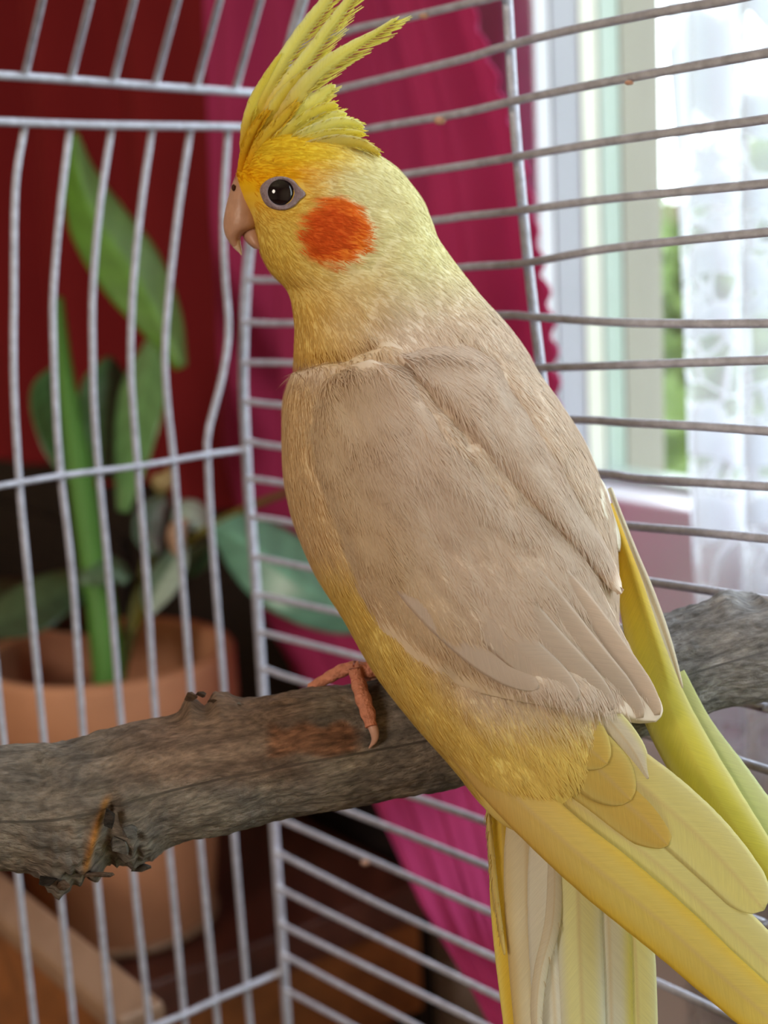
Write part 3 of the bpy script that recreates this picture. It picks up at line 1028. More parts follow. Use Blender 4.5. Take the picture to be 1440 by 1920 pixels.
for i in range(nb):
    dirs = np.cos(th)[:, None] * e_f[i] + np.sin(th)[:, None] * e_u[i]
    base = bc[i] + dirs * brad[i]
    px, py, pz = to_px(base)
    front = np.cos(th) > -0.1
    d = np.zeros(nt_)
    for j in range(nt_):
        q = Vector((L[i] * 1.0, math.cos(th[j]) * brad[i], math.sin(th[j]) * brad[i]))
        d[j] = 0.0011 * mnoise.noise(q * 70) + 0.0007 * mnoise.noise(Vector((q.x * 120, q.y * 420, q.z * 420))) + 0.0004 * mnoise.noise(Vector((q.x * 500, q.y * 1200, q.z * 1200)))
    # lower knot: a stub of a cut twig
    k1 = knot(px, py, 165, 1625, 75, 75) * front
    d += 0.0034 * k1
    k2 = knot(px, py, 255, 1610, 34, 50) * front
    d += 0.0026 * k2
    kk = knot(px, py, 105, 1655, 26, 30) * front
    rug = np.array([mnoise.noise(Vector((a * 0.045, b * 0.045, 7.7))) + 0.6 * mnoise.noise(Vector((a * 0.11, b * 0.11, 2.7))) for a, b in zip(px, py)])
    d += 0.0052 * kk
    d += 0.0022 * rug * np.clip(k1 + k2 + kk, 0, 1)
    hole = knot(px, py, 205, 1530, 17, 44) * front
    d -= 0.0036 * hole
    hole2 = knot(px, py, 205, 1600, 30, 26) * front
    d -= 0.0040 * hole2
    hole3 = knot(px, py, 258, 1590, 8, 16) * front
    d -= 0.0022 * hole3
    ridge = knot(px, py, 182 - (py - 1550) * 0.35, py, 8, 1e6) * smooth(1480, 1510, py) * (1 - smooth(1600, 1630, py)) * front
    d += 0.0012 * ridge
    # upper knot
    ku = knot(px, py, 358, 1318, 17, 30) + 0.75 * knot(px, py, 410, 1322, 34, 26)
    d += 0.0036 * ku + 0.0016 * rug * np.clip(ku, 0, 1)
    d -= 0.0020 * knot(px, py, 384, 1312, 9, 18)
    # stripped patch
    strip = smooth(490, 515, px) * (1 - smooth(655, 690, px)) * smooth(1352, 1366, py + 6 * np.sin(px / 11)) * (1 - smooth(1408, 1424, py + 5 * np.sin(px / 17))) * front
    d -= 0.0007 * strip
    # right hand end
    d += 0.0016 * knot(px, py, 1360, 1120, 26, 30) - 0.0025 * knot(px, py, 1415, 1118, 30, 22)
    V[i] = base + dirs * d[:, None]
    n1 = np.array([mnoise.noise(Vector((a * 0.012, b * 0.02, 3.1))) for a, b in zip(px, py)])
    n2 = np.array([mnoise.noise(Vector((a * 0.05, b * 0.12, 9.1))) for a, b in zip(px, py)])
    t = np.clip(0.5 + 0.9 * n1, 0, 1)[:, None]
    c = bark_a * (1 - t) + bark_b * t
    warm = (smooth(120, 330, px) * (1 - smooth(520, 640, px)) * (1 - smooth(1440, 1500, py)) * 0.55)[:, None]
    c = c * (1 - warm) + bark_red * 0.9 * warm
    cool = smooth(1130, 1280, px)[:, None]
    c = c * (1 - cool) + bark_cool * cool
    c = c * (1 - strip[:, None] * 0.9) + np.array(lin(170, 118, 88)[:3]) * (0.75 + 0.5 * n2[:, None]) * strip[:, None] * 0.9
    rr = np.clip(ridge * 0.9, 0, 1)[:, None]
    c = c * (1 - rr) + np.array(lin(190, 126, 52)[:3]) * rr
    ho = np.clip(0.0 * hole, 0, 1)[:, None]
    pale = np.clip(1.2 * k2, 0, 1)[:, None] * 0.6
    c = c * (1 - pale) + np.array(lin(140, 134, 128)[:3]) * pale
    C[i] = np.clip(c * (1 + 0.25 * n2[:, None]), 0, 1)
    U[i, :, 0] = L[i]
    U[i, :, 1] = th * brad[i]
Vb = V.reshape(-1, 3)
Fb = [(a, d_, c_, b_) for a, b_, c_, d_ in grid_faces(nb, nt_, wrap=True)]
Cb = C.reshape(-1, 3); Ub = U.reshape(-1, 2)
# cut end with pale wood
endc = V[-1].mean(0) + tan[-1] * 0.002
ring2 = V[-1] * 0.82 + endc * 0.18 + tan[-1] * 0.002
nv0 = len(Vb)
Vb = np.vstack([Vb, ring2, endc[None]])
Cb = np.vstack([Cb, np.tile(np.array(lin(190, 160, 128)[:3]), (nt_ + 1, 1))])
Ub = np.vstack([Ub, Ub[-nt_:], Ub[-1:]])
o1 = (nb - 1) * nt_
for j in range(nt_):
    j2 = (j + 1) % nt_
    Fb.append((o1 + j, o1 + j2, nv0 + j2, nv0 + j))
    Fb.append((nv0 + j, nv0 + j2, nv0 + nt_))
perch = mesh_obj('branch_perch', Vb, Fb, M_BARK, None, col=Cb, uvs=Ub)
tag(perch, 'thick knotted bark covered branch wedged across the cage as a perch', 'perch')
# loose bark chips of the knots
def chip(px, py, z, rx, ry, seed, tint):
    r_ = np.random.default_rng(seed)
    bm = bmesh.new()
    for _ in range(13):
        a = r_.random() * 6.283
        rr = 0.55 + 0.45 * r_.random()
        bm.verts.new(P(px + rx * rr * math.cos(a), py + ry * rr * math.sin(a), z + 0.0045 * (r_.random() - 0.35)))
    bmesh.ops.convex_hull(bm, input=bm.verts)
    bmesh.ops.delete(bm, geom=[v for v in bm.verts if not v.link_faces], context='VERTS')
    me = bpy.data.meshes.new('bark_chip'); bm.to_mesh(me); bm.free()
    at = me.color_attributes.new('Col', 'FLOAT_COLOR', 'POINT')
    cc = np.ones((len(me.vertices), 4), np.float32); cc[:, :3] = np.array(tint[:3]) * (0.7 + 0.5 * r_.random((len(me.vertices), 1)))
    at.data.foreach_set('color', cc.ravel())
    ul = me.uv_layers.new(name='UVMap')
    for lp in me.loops:
        co = me.vertices[lp.vertex_index].co
        ul.data[lp.index].uv = (co.x * 1.3 + co.y, co.z * 1.1 + co.y)
    me.materials.append(M_BARK)
    o = bpy.data.objects.new('bark_chip', me); COL.objects.link(o); o.parent = perch


for k, (x, y, rx, ry, t) in enumerate(((356, 1306, 18, 10, (120, 92, 72)), (378, 1302, 12, 7, (96, 78, 66)), (420, 1316, 20, 7, (130, 108, 90)), (440, 1322, 14, 8, (150, 138, 126)), (398, 1314, 14, 6, (110, 86, 68)))):
    chip(x, y, .3440 + 0.0008 * (k % 2), rx, ry, 50 + k, lin(*t))
for k, (x, y, rx, ry, t) in enumerate(((88, 1650, 24, 14, (60, 50, 44)), (118, 1660, 16, 12, (120, 96, 80)), (225, 1588, 22, 26, (132, 128, 124)), (205, 1535, 13, 24, (70, 60, 54)), (180, 1640, 40, 7, (128, 104, 88)), (262, 1628, 24, 12, (120, 112, 106)), (245, 1560, 16, 20, (118, 114, 110)))):
    chip(x, y, branch_front(x, min(y, 1605)) - 0.0030, rx, ry, 70 + k, lin(*t))

# ------------------------------------------------------------------ the cockatiel
ZB = 0.345
bird = thing('cockatiel', 'pale yellow and white cockatiel with raised crest and orange cheek perched on the branch', 'bird', P(690, 1290, .352))
# stations: left px, right px, depth of the axis, half depth (m)
ST = [((575, 250), (605, 248), .3450, .002), ((530, 250), (650, 258), .3450, .0065), ((485, 262), (692, 280), .3450, .0100), ((456, 295), (738, 310), .3450, .0122),
      ((443, 332), (768, 342), .3450, .0135), ((450, 370), (791, 374), .3450, .0142), ((470, 408), (808, 412), .3450, .0148), ((480, 440), (819, 442), .3450, .0150),
      ((488, 472), (840, 475), .3450, .0152), ((506, 508), (870, 515), .3450, .0155), ((538, 545), (903, 556), .3450, .0162), ((550, 590), (943, 600), .3448, .0175),
      ((552, 640), (978, 645), .3445, .0195), ((548, 690), (1008, 695), .3440, .0225), ((533, 745), (1045, 748), .3432, .0258), ((529, 820), (1088, 815), .3422, .0285),
      ((533, 900), (1120, 885), .3412, .0295), ((551, 980), (1148, 965), .3402, .0290), ((588, 1070), (1158, 1050), .3388, .0272), ((640, 1155), (1160, 1140), .3365, .0245),
      ((700, 1258), (1155, 1220), .3335, .0205), ((770, 1350), (1155, 1290), .3300, .0160), ((850, 1442), (1150, 1365), .3275, .0115), ((905, 1512), (1140, 1440), .3260, .0080),
      ((945, 1548), (1095, 1500), .3258, .0045), ((985, 1565), (1045, 1545), .3258, .0015)]
rows = np.array([(a[0], a[1], b[0], b[1], z * 1000, h * 1000) for a, b, z, h in ST])
mid = (rows[:, 0:2] + rows[:, 2:4]) / 2
NB, NT = 300, 160
rs = cr(np.hstack([mid, rows]), NB)[:, 2:]
tt = np.linspace(0, 2 * math.pi, NT, endpoint=False)


def seg_dist(px, py, poly):
    """distance in px of points to a polyline, and signed side of the nearest segment"""
    best = np.full(px.shape, 1e9)
    for (x0, y0), (x1, y1) in zip(poly[:-1], poly[1:]):
        dx, dy = x1 - x0, y1 - y0
        t = np.clip(((px - x0) * dx + (py - y0) * dy) / (dx * dx + dy * dy), 0, 1)
        best = np.minimum(best, np.hypot(px - x0 - t * dx, py - y0 - t * dy))
    return best


CREASES = [([(548, 688), (600, 672), (640, 668), (668, 655), (700, 645)], 8, 0.0020),
           ([(782, 680), (800, 720), (840, 775), (880, 830)], 12, 0.0010),
           ([(700, 560), (690, 600), (720, 640)], 14, 0.0005),
           ([(870, 640), (930, 700), (990, 800), (1050, 900), (1100, 985)], 12, 0.0012),
           ([(640, 520), (700, 500), (730, 450)], 14, 0.0004)]


def plum_noise(px, py, s, seed):
    return np.array([mnoise.noise(Vector((a * s, b * s, seed))) for a, b in zip(px.ravel(), py.ravel())]).reshape(px.shape)


def lc(*c):
    return np.array(lin(*c)[:3])


def plum_color(px, py):
    """plumage colour of the cockatiel over its side view (same on both sides)"""
    px, py = np.asarray(px, float), np.asarray(py, float)
    n = plum_noise(px, py, 0.02, 1.7)
    n2 = np.array([mnoise.noise(Vector((a * 0.02, b * 0.09, 4.2))) for a, b in zip(px.ravel(), py.ravel())]).reshape(px.shape)
    c = np.ones(px.shape + (3,)) * lc(232, 214, 197)
    def mix(c, col, w):
        w = np.clip(w, 0, 1)[..., None]
        return c * (1 - w) + col * w
    # pale lemon wash on head and nape
    c = mix(c, lc(238, 232, 180), 0.85 * (1 - smooth(470, 640, py + 0.1 * (px - 700))))
    # throat and breast front
    c = mix(c, lc(238, 206, 124), (1 - smooth(560, 760, px + 20 * n)) * smooth(430, 560, py) * (1 - smooth(660, 700, py)))
    c = mix(c, lc(240, 210, 148), 0.6 * (1 - smooth(540, 700, px + 25 * n - np.maximum(0, py - 900) * 0.62)) * smooth(690, 730, py))
    # face
    c = mix(c, lc(238, 208, 100), 0.95 * (1 - smooth(60, 200, np.hypot(px - 480, (py - 430) * 0.9) + 20 * n)))
    # forehead to crown
    c = mix(c, lc(246, 190, 20), 1.0 * (1 - smooth(55, 150, np.hypot((px - 475) * 0.75, py - 285) + 15 * n2)))
    c = mix(c, lc(240, 214, 60), 0.8 * (1 - smooth(25, 70, np.abs(py - 262 - 0.02 * (px - 560)) + 14 * n2)) * (1 - smooth(600, 720, px)))
    # lower belly and vent
    c = mix(c, lc(240, 214, 128), smooth(1000, 1120, py) * (1 - smooth(-30, 70, px - 640 - (py - 1060) * 0.72)))
    c = mix(c, lc(240, 214, 126), smooth(1280, 1420, py))
    # cheek patch
    d = np.hypot((px - 628) / 66, (py - 432) / 64) + 0.22 * n2 + 0.08 * n
    c = mix(c, lc(242, 136, 48), 1 - smooth(0.86, 1.12, d))
    c = mix(c, lc(222, 96, 36), (1 - smooth(0.55, 1.0, np.hypot((px - 618) / 66, (py - 432) / 64) + 0.35 * n2)) * 0.95)
    return np.clip(c * (1 + 0.04 * n2[..., None]), 0, 1)


V = np.zeros((NB, NT, 3))
for i in range(NB):
    lx, ly, rx, ry, z, h = rs[i]
    z, h = z / 1000, max(h / 1000, 0.0006)
    mx, my = (lx + rx) / 2, (ly + ry) / 2
    ct, sn = np.cos(tt), np.sin(tt)
    ex = 0.92
    cc = np.sign(ct) * np.abs(ct) ** ex
    ss = np.sign(sn) * np.abs(sn) ** ex
    V[i] = Pn(mx + (rx - lx) / 2 * cc, my + (ry - ly) / 2 * cc, z - h * ss)
# surface normals for displacement
du = np.gradient(V, axis=0)
dv = (np.roll(V, -1, 1) - np.roll(V, 1, 1)) / 2
nrm = np.cross(du, dv)
nrm /= np.linalg.norm(nrm, axis=2)[..., None] + 1e-12
ctr = V.mean(1, keepdims=True)
if ((V - ctr) * nrm).sum() < 0: nrm = -nrm
bpx, bpy_, bpz = to_px(V)
disp = np.zeros((NB, NT))
for poly, w, dep in CREASES:
    disp -= dep * np.exp(-(seg_dist(bpx, bpy_, poly) / w) ** 2)
q1 = np.array([mnoise.noise(Vector((a * 0.010, b * 0.006, 2.0))) for a, b in zip(bpx.ravel(), bpy_.ravel())]).reshape(bpx.shape)
q2 = np.array([mnoise.noise(Vector((a * 0.035 - b * 0.016, b * 0.014 + a * 0.006, 5.0))) for a, b in zip(bpx.ravel(), bpy_.ravel())]).reshape(bpx.shape)
edge = np.clip(np.abs(np.sin(tt)), 0, 1)[None, :]
disp += (0.0009 * q1 + 0.0004 * q2) * smooth(0.1, 0.6, edge) * smooth(6, 30, np.arange(NB))[:, None]
disp += 0.0012 * np.exp(-((bpx - 735) / 55) ** 2 - ((bpy_ - 690) / 40) ** 2)          # shoulder
disp += 0.0010 * np.exp(-((bpx - 628) / 70) ** 2 - ((bpy_ - 440) / 62) ** 2)          # cheek
disp -= 0.0008 * np.exp(-((bpx - 527) / 45) ** 2 - ((bpy_ - 360) / 38) ** 2)          # eye socket
V = V + nrm * disp[..., None]
bverts = V.reshape(-1, 3)
bfaces = [(a, b_, c_, d_) for a, b_, c_, d_ in grid_faces(NB, NT, wrap=True)]
bfaces = [f for f in bfaces] + [tuple(range(NT)), tuple(range((NB - 1) * NT, NB * NT))[::-1]]
bcol = plum_color(bpx, bpy_).reshape(-1, 3)
buv = np.stack([bpx.ravel() * 0.02 + bpy_.ravel() * 0.01, bpy_.ravel() * 0.006 - bpx.ravel() * 0.06], 1)
body = mesh_obj('body', bverts, bfaces, M_PLUM, bird, col=bcol, uvs=buv)
bm_ = bmesh.new(); bm_.from_mesh(body.data); bmesh.ops.recalc_face_normals(bm_, faces=bm_.faces); bm_.to_mesh(body.data); bm_.free()
bvh = BVHTree.FromPolygons([Vector(v) for v in bverts], bfaces)


def body_z(px, py):
    d = ray(px, py)
    r = bvh.ray_cast(CAM, d)
    if r[0] is None:
        return None
    return (r[0] - CAM).dot(FV)


# ---- wings: a smooth covert shell over the side of the body, flight feathers below it
def wing_shell(name, dors, vent, nu, nv, zfit, lift, parent, colf, thick=0.0012):
    a, b = cr(dors, nu), cr(vent, nu)
    s = np.linspace(0, 1, nv)
    px = a[:, 0:1] * (1 - s) + b[:, 0:1] * s
    py = a[:, 1:2] * (1 - s) + b[:, 1:2] * s
    Z = np.zeros_like(px)
    H = np.full_like(px, 9.0)
    for i in range(nu):
        for j in range(nv):
            z = zfit(px[i, j], py[i, j])
            hz = body_z(px[i, j], py[i, j])
            if hz is not None: H[i, j] = hz
            t = i / (nu - 1)
            e = min(s[j], 1 - s[j])
            lf = lift(t, s[j])
            zo = z if hz is None else min(z, hz)
            wb = float(smooth(0.5, 0.8, t))
            zz = zo if hz is None else hz * (1 - wb) + zo * wb
            Z[i, j] = zz - lf
    # light smoothing so the shell does not follow the folds
    ed = smooth(0.04, 0.2, np.minimum(s, 1 - s))[None, :] * smooth(0.0, 0.08, np.linspace(0, 1, nu))[:, None]
    for it in range(90):
        Zp = np.pad(Z, 1, mode='reflect', reflect_type='odd')
        Z = 0.5 * Z + 0.125 * (Zp[:-2, 1:-1] + Zp[2:, 1:-1] + Zp[1:-1, :-2] + Zp[1:-1, 2:])
        if it < 80:
            Z = np.minimum(Z, H + 0.0012 - 0.0026 * ed)
    q = np.array([mnoise.noise(Vector((x * 0.040 - y * 0.018, y * 0.012 + x * 0.005, 8.0))) for x, y in zip(px.ravel(), py.ravel())]).reshape(px.shape)
    q_ = np.array([mnoise.noise(Vector((x * 0.009, y * 0.006, 6.0))) for x, y in zip(px.ravel(), py.ravel())]).reshape(px.shape)
    Z = Z - 0.00030 * q - 0.0005 * q_
    X = Pn(px, py, Z).reshape(-1, 3)
    uvs = np.stack([px.ravel() * 0.02 + py.ravel() * 0.012, py.ravel() * 0.02 - px.ravel() * 0.05], 1)
    o = mesh_obj(name, X, grid_faces(nu, nv), M_PLUM, parent, col=colf(px, py).reshape(-1, 3), uvs=uvs)
    sd = o.modifiers.new('thickness', 'SOLIDIFY')
    sd.thickness = thick
    sd.offset = 1
    return o, px, py, Z


# quadratic fit of the body's near side under the wing
xs, ys, zs = [], [], []
for x in range(580, 1150, 30):
    for y in range(700, 1330, 30):
        z = body_z(x, y)
        if z is not None and (x - 560) > (y - 900) * 0.5 and (1130 - x) > -(y - 900) * 0.2:
            xs.append(x); ys.append(y); zs.append(z)
xs, ys, zs = map(np.array, (xs, ys, zs))
A_ = np.stack([np.ones_like(xs, dtype=float), xs / 1000, ys / 1000, (xs / 1000) ** 2, (ys / 1000) ** 2, xs * ys / 1e6], 1)
cf = np.linalg.lstsq(A_, zs, rcond=None)[0]


def zfit(x, y):
    x, y = x / 1000, y / 1000
    return float(cf @ np.array([1, x, y, x * x, y * y, x * y]))


def white_col(px, py):
    n = plum_noise(px, py, 0.012, 2.2)
    c = np.ones(px.shape + (3,)) * lc(231, 212, 196)
    w = (0.35 * (1 - smooth(560, 760, px - np.maximum(0, py - 850) * 0.6)))[..., None]
    c = c * (1 - w) + lc(240, 212, 148) * w
    # faint grey smudges near the lower edge
    sm = np.exp(-((px - 850) / 10) ** 2 - ((py - 1262) / 22) ** 2) * 0.35 + np.exp(-((px - 832) / 6) ** 2 - ((py - 1265) / 26) ** 2) * 0.35 + np.exp(-((px - 905) / 9) ** 2 - ((py - 1314) / 5) ** 2) * 0.6 \
        + np.exp(-((px - 578) / 7) ** 2 - ((py - 948) / 5) ** 2) * 0.4 + np.exp(-((px - 880) / 30) ** 2 - ((py - 1292 - (px - 880) * 0.35) / 4) ** 2) * 0.25
    c = c * (1 - 0.6 * np.clip(sm, 0, 1)[..., None])
    return np.clip(c * (1 + 0.03 * n[..., None]), 0, 1)


dorsal = [(700, 672), (760, 690), (800, 740), (850, 800), (905, 870), (960, 915), (1030, 965), (1085, 1030), (1125, 1100), (1165, 1180), (1205, 1260), (1232, 1300), (1243, 1328), (1240, 1344)]
ventral = [(640, 690), (590, 720), (562, 790), (562, 870), (580, 960), (612, 1050), (655, 1140), (715, 1210), (800, 1262), (900, 1300), (1030, 1326), (1130, 1340), (1190, 1356), (1230, 1354)]


def wing_lift(t, s):
    rv = 0.14 + 0.36 * float(smooth(0.5, 0.15, t)) if s > 0.5 else 0.14
    e = float(smooth(0.0, rv, min(s, 1 - s)))
    tip = float(smooth(0.45, 0.9, t))
    return -0.0011 + 0.0027 * e + 0.0026 * tip + 0.0012 * float(smooth(0.1, 0.0, s)) * t


wingL, wpx_, wpy_, wZ = wing_shell('wing', dorsal, ventral, 150, 90, zfit, wing_lift, bird, white_col)
# scapular tract lying over the upper edge of the wing
sc_d = [(740, 660), (840, 640), (915, 660), (975, 740), (1035, 840), (1085, 930), (1130, 1010), (1160, 1075), (1168, 1110)]
sc_v = [(772, 690), (805, 735), (860, 800), (930, 880), (985, 935), (1040, 985), (1095, 1045), (1140, 1100), (1164, 1115)]
scap, spx_, spy_, sZ = wing_shell('shoulder_feathers', sc_d, sc_v, 110, 50, zfit, lambda t, s: -0.0011 + 0.0024 * float(smooth(0, 0.3, min(s, 1 - s))) + 0.0004 * float(smooth(0.5, 1.0, s)) + 0.0008 * t, bird, white_col)


# ---- feather builder
def feather(name, spine, hw, zs, parent, colf, mat=None, tilt=0.0, camber=0.0008, n=60, nv=15, tip=0.14, barbs=None, thick=0.0002, rag=0.005, seed=0, shaft=True):
    """spine px points, half width px (number or (left,right)) per point, depth per point."""
    hw = [w if isinstance(w, tuple) else (w, w) for w in hw]
    s = cr([(a, b, z, w[0], w[1]) for (a, b), z, w in zip(spine, zs, hw)], n)
    d = np.gradient(s[:, :2], axis=0); d /= np.linalg.norm(d, axis=1)[:, None]
    nr = np.stack([-d[:, 1], d[:, 0]], 1)
    u = np.linspace(0, 1, n)
    prof = np.where(u > 1 - tip, np.sqrt(np.clip(1 - ((u - (1 - tip)) / tip) ** 2, 0.0004, 1)), 1.0)
    r_ = np.random.default_rng(seed + 11)
    v = np.linspace(-1, 1, nv)
    wl = s[:, 3] * prof * (1 + rag * r_.normal(size=n)); wr = s[:, 4] * prof * (1 + rag * r_.normal(size=n))
    W = np.where(v[None, :] < 0, wl[:, None], wr[:, None])
    px = s[:, 0:1] + nr[:, 0:1] * v * W
    py = s[:, 1:2] + nr[:, 1:2] * v * W
    Z = s[:, 2:3] + tilt * v + camber * (v ** 2) * prof[:, None]
    if shaft:
        Z = Z - 0.00018 * np.exp(-(v / 0.07) ** 2)[None, :] * (1 - 0.7 * u[:, None])
    X = Pn(px, py, Z).reshape(-1, 3)
    c = colf(u[:, None] * np.ones((1, nv)), v[None, :] * np.ones((n, 1)))
    cols = c.reshape(-1, 3)
    length = np.concatenate([[0], np.cumsum(np.linalg.norm(np.diff(s[:, :2], axis=0), axis=1))])
    # barb direction: stripes slant from the shaft towards the tip
    uvs = np.stack([((length[:, None] - np.abs(v)[None, :] * W * 1.2) * 0.30).ravel(), (v[None, :] * W * 0.03 + 0 * u[:, None]).ravel()], 1)
    Fc = grid_faces(n, nv)
    if barbs:
        VV, CC, UU = [X], [cols], [uvs]
        k = len(X)
        for side, u0_, u1_, cnt, lenp, ang in barbs:
            for b in range(cnt):
                uu = u0_ + (u1_ - u0_) * (b + r_.random() * 0.8) / cnt
                i = min(n - 2, int(uu * (n - 1)))
                w0 = (wl[i] if side < 0 else wr[i]) * 0.75
                st_ = s[i, :2] + nr[i] * side * w0
                a0 = ang * (0.85 + 0.3 * r_.random())
                ln = lenp * (0.5 + 0.7 * r_.random()) * (1 - 0.45 * uu)
                dr = d[i] * math.cos(a0) + nr[i] * side * math.sin(a0)
                dr2 = d[i] * math.cos(a0 * 0.65) + nr[i] * side * math.sin(a0 * 0.65)
                bw = 0.7
                zc = s[i, 2] + camber + r_.normal() * 0.0006
                pts = [st_, st_ + dr * ln * 0.5, st_ + dr * ln * 0.5 + dr2 * ln * 0.5]
                pn = np.array([-dr[1], dr[0]])
                q = []
                for jj, (pp, ww) in enumerate(zip(pts, (bw * 1.4, bw, 0.25))):
                    q += [Pn(*(pp + pn * ww), zc + 0.0002 * jj), Pn(*(pp - pn * ww), zc + 0.0002 * jj)]
                VV.append(np.array(q))
                CC.append(np.tile(cols[i * nv + nv // 2] * (0.95 + 0.1 * r_.random()), (6, 1)))
                UU.append(np.zeros((6, 2)))
                Fc += [(k, k + 1, k + 3, k + 2), (k + 2, k + 3, k + 5, k + 4)]
                k += 6
        X, cols, uvs = np.vstack(VV), np.vstack(CC), np.vstack(UU)
    o = mesh_obj(name, X, Fc, mat or M_FEATH, parent, col=np.clip(cols, 0, 1), uvs=uvs)
    sd = o.modifiers.new('thickness', 'SOLIDIFY')
    sd.thickness = thick
    return o


def fcol(base, edge, shaft_c, deep=None, bias=0.0):
    base, edge, shaft_c = map(np.array, (base, edge, shaft_c))
    deep = base if deep is None else np.array(deep)

    def f(u, v):
        t = smooth(0.45, 1.0, np.abs(v))[..., None]
        c = base * (1 - t) + edge * t
        w = smooth(0.5, 0.0, u)[..., None]
        c = c * (1 - w) + deep * w
        if bias:
            b = smooth(-0.2, 0.9, v * bias)[..., None] * 0.6
            c = c * (1 - b) + edge * b
        sh = (0.4 * np.exp(-(v / 0.05) ** 2))[..., None]
        return c * (1 - sh) + shaft_c * sh
    return f


YEL, YED, YPALE, WHT = lc(240, 222, 132), lc(244, 224, 150), lc(240, 234, 176), lc(240, 232, 214)
CREAM, DEEP = lc(238, 222, 170), lc(236, 196, 70)
SHAFT = lc(228, 204, 156)
Y1 = fcol(YEL, lc(240, 214, 96), SHAFT, lc(240, 210, 130), 0)
Y2 = fcol(lc(240, 232, 168), lc(242, 236, 184), SHAFT, lc(240, 212, 126))
Y3 = fcol(lc(238, 212, 118), lc(240, 222, 140), SHAFT, lc(238, 204, 104))
# primaries of the near wing, from the deepest to the topmost
feather('feather', [(930, 1390), (1050, 1485), (1150, 1555), (1250, 1635), (1340, 1715), (1420, 1790), (1480, 1850)], [30, 44, 48, 50, 50, 46, 40], [.3235, .3215, .3205, .3195, .3185, .318, .3175], wingL, Y2, seed=1)
feather('feather', [(860, 1390), (950, 1478), (1060, 1580), (1150, 1655), (1250, 1738), (1350, 1828), (1460, 1925), (1560, 2010)], [30, 44, 50, 54, 52, 48, 44, 36], [.3215, .319, .3175, .3165, .316, .3155, .315, .315], wingL, Y1, seed=2, camber=0.0014)
feather('feather', [(1040, 1350), (1150, 1435), (1250, 1515), (1340, 1600), (1432, 1706)], [40, 54, 58, 54, 40], [.3215, .3205, .3195, .3185, .3175], wingL, Y2, seed=3, tip=.12)
feather('feather', [(960, 1330), (1050, 1405), (1130, 1470), (1200, 1530), (1252, 1585)], [40, 52, 56, 52, 34], [.3216, .3209, .3202, .3195, .3190], wingL, Y3, seed=4, tip=.18)
feather('feather', [(960, 1310), (1040, 1370), (1110, 1430), (1182, 1500)], [44, 56, 58, 44], [.3211, .3204, .3198, .3191], wingL, Y3, seed=5, tip=.22)
feather('feather', [(930, 1290), (1010, 1340), (1080, 1385), (1138, 1432)], [44, 54, 54, 40], [.3208, .3202, .3196, .3189], wingL, Y3, seed=6, tip=.25)
feather('feather', [(1080, 1300), (1140, 1350), (1185, 1405), (1215, 1460)], [20, 26, 24, 12], [.3215, .321, .3205, .320], wingL, fcol(WHT, YPALE, SHAFT), seed=8, tip=.3)
# long white covert feathers lying over the lower wing


def wing_z(x, y):
    k = np.argmin((wpx_ - x) ** 2 + (wpy_ - y) ** 2)
    return wZ.ravel()[k]


WCOL = fcol(lc(232, 213, 197), lc(234, 217, 202), lc(229, 208, 191))
for k, (sp, w) in enumerate(((((700, 1000), (790, 1110), (900, 1215), (1010, 1290)), 36), (((760, 985), (860, 1105), (970, 1215), (1085, 1312)), 36),
                             (((830, 980), (930, 1100), (1040, 1225), (1150, 1330)), 36), (((900, 985), (1000, 1105), (1105, 1235), (1205, 1345)), 34), (((970, 1000), (1070, 1120), (1160, 1240), (1236, 1340)), 30))):
    feather('feather', list(sp), [w * .6, w, w, w * .8], [wing_z(*q) + e_ - 0.00006 * k for q, e_ in zip(sp, (0.0030, 0.0008, -0.0001, -0.0002))], wingL, WCOL, seed=80 + k, camber=0.0005, tip=.2, tilt=-0.0002, shaft=False)
# far wing
wingR_col = lambda px, py: np.ones(px.shape + (3,)) * lc(238, 230, 214)
wr_d = [(1122, 892), (1130, 902), (1137, 915), (1152, 960), (1180, 1025), (1212, 1100), (1240, 1165), (1262, 1230), (1275, 1275)]
wr_v = [(1120, 894), (1120, 910), (1124, 930), (1128, 965), (1160, 1030), (1196, 1105), (1226, 1170), (1250, 1235), (1266, 1282)]
wingR, _, _, _ = wing_shell('wing', wr_d, wr_v, 80, 10, lambda x, y: 0.352 - 0.00004 * (y - 800) * 0.4, lambda t, s: 0.0, bird, wingR_col, 0.0008)
RYEL = fcol(lc(244, 236, 116), lc(244, 238, 170), lc(240, 226, 110), lc(242, 208, 74), 0)
feather('feather', [(1142, 945), (1180, 1060), (1218, 1200), (1252, 1320), (1300, 1425), (1355, 1520), (1425, 1620), (1500, 1720)], [(5, 6), (12, 30), (22, 44), (36, 52), (44, 50), (46, 46), (40, 40), (34, 34)],
        [.345, .342, .339, .337, .335, .333, .331, .330], wingR, RYEL, seed=21, camber=0.002)
feather('feather', [(1262, 1265), (1305, 1365), (1365, 1465), (1440, 1575), (1510, 1680)], [22, 32, 44, 46, 40], [.342, .340, .338, .336, .334], wingR, fcol(lc(236, 244, 186), lc(240, 246, 200), SHAFT, lc(238, 242, 180)), seed=22)
feather('feather', [(1143, 915), (1186, 1025), (1221, 1110), (1252, 1195), (1280, 1290)], [3, 4, 5, 4, 1.5], [.3436, .3408, .3384, .3366, .3350], wingR, fcol(WHT, WHT, WHT), seed=23)
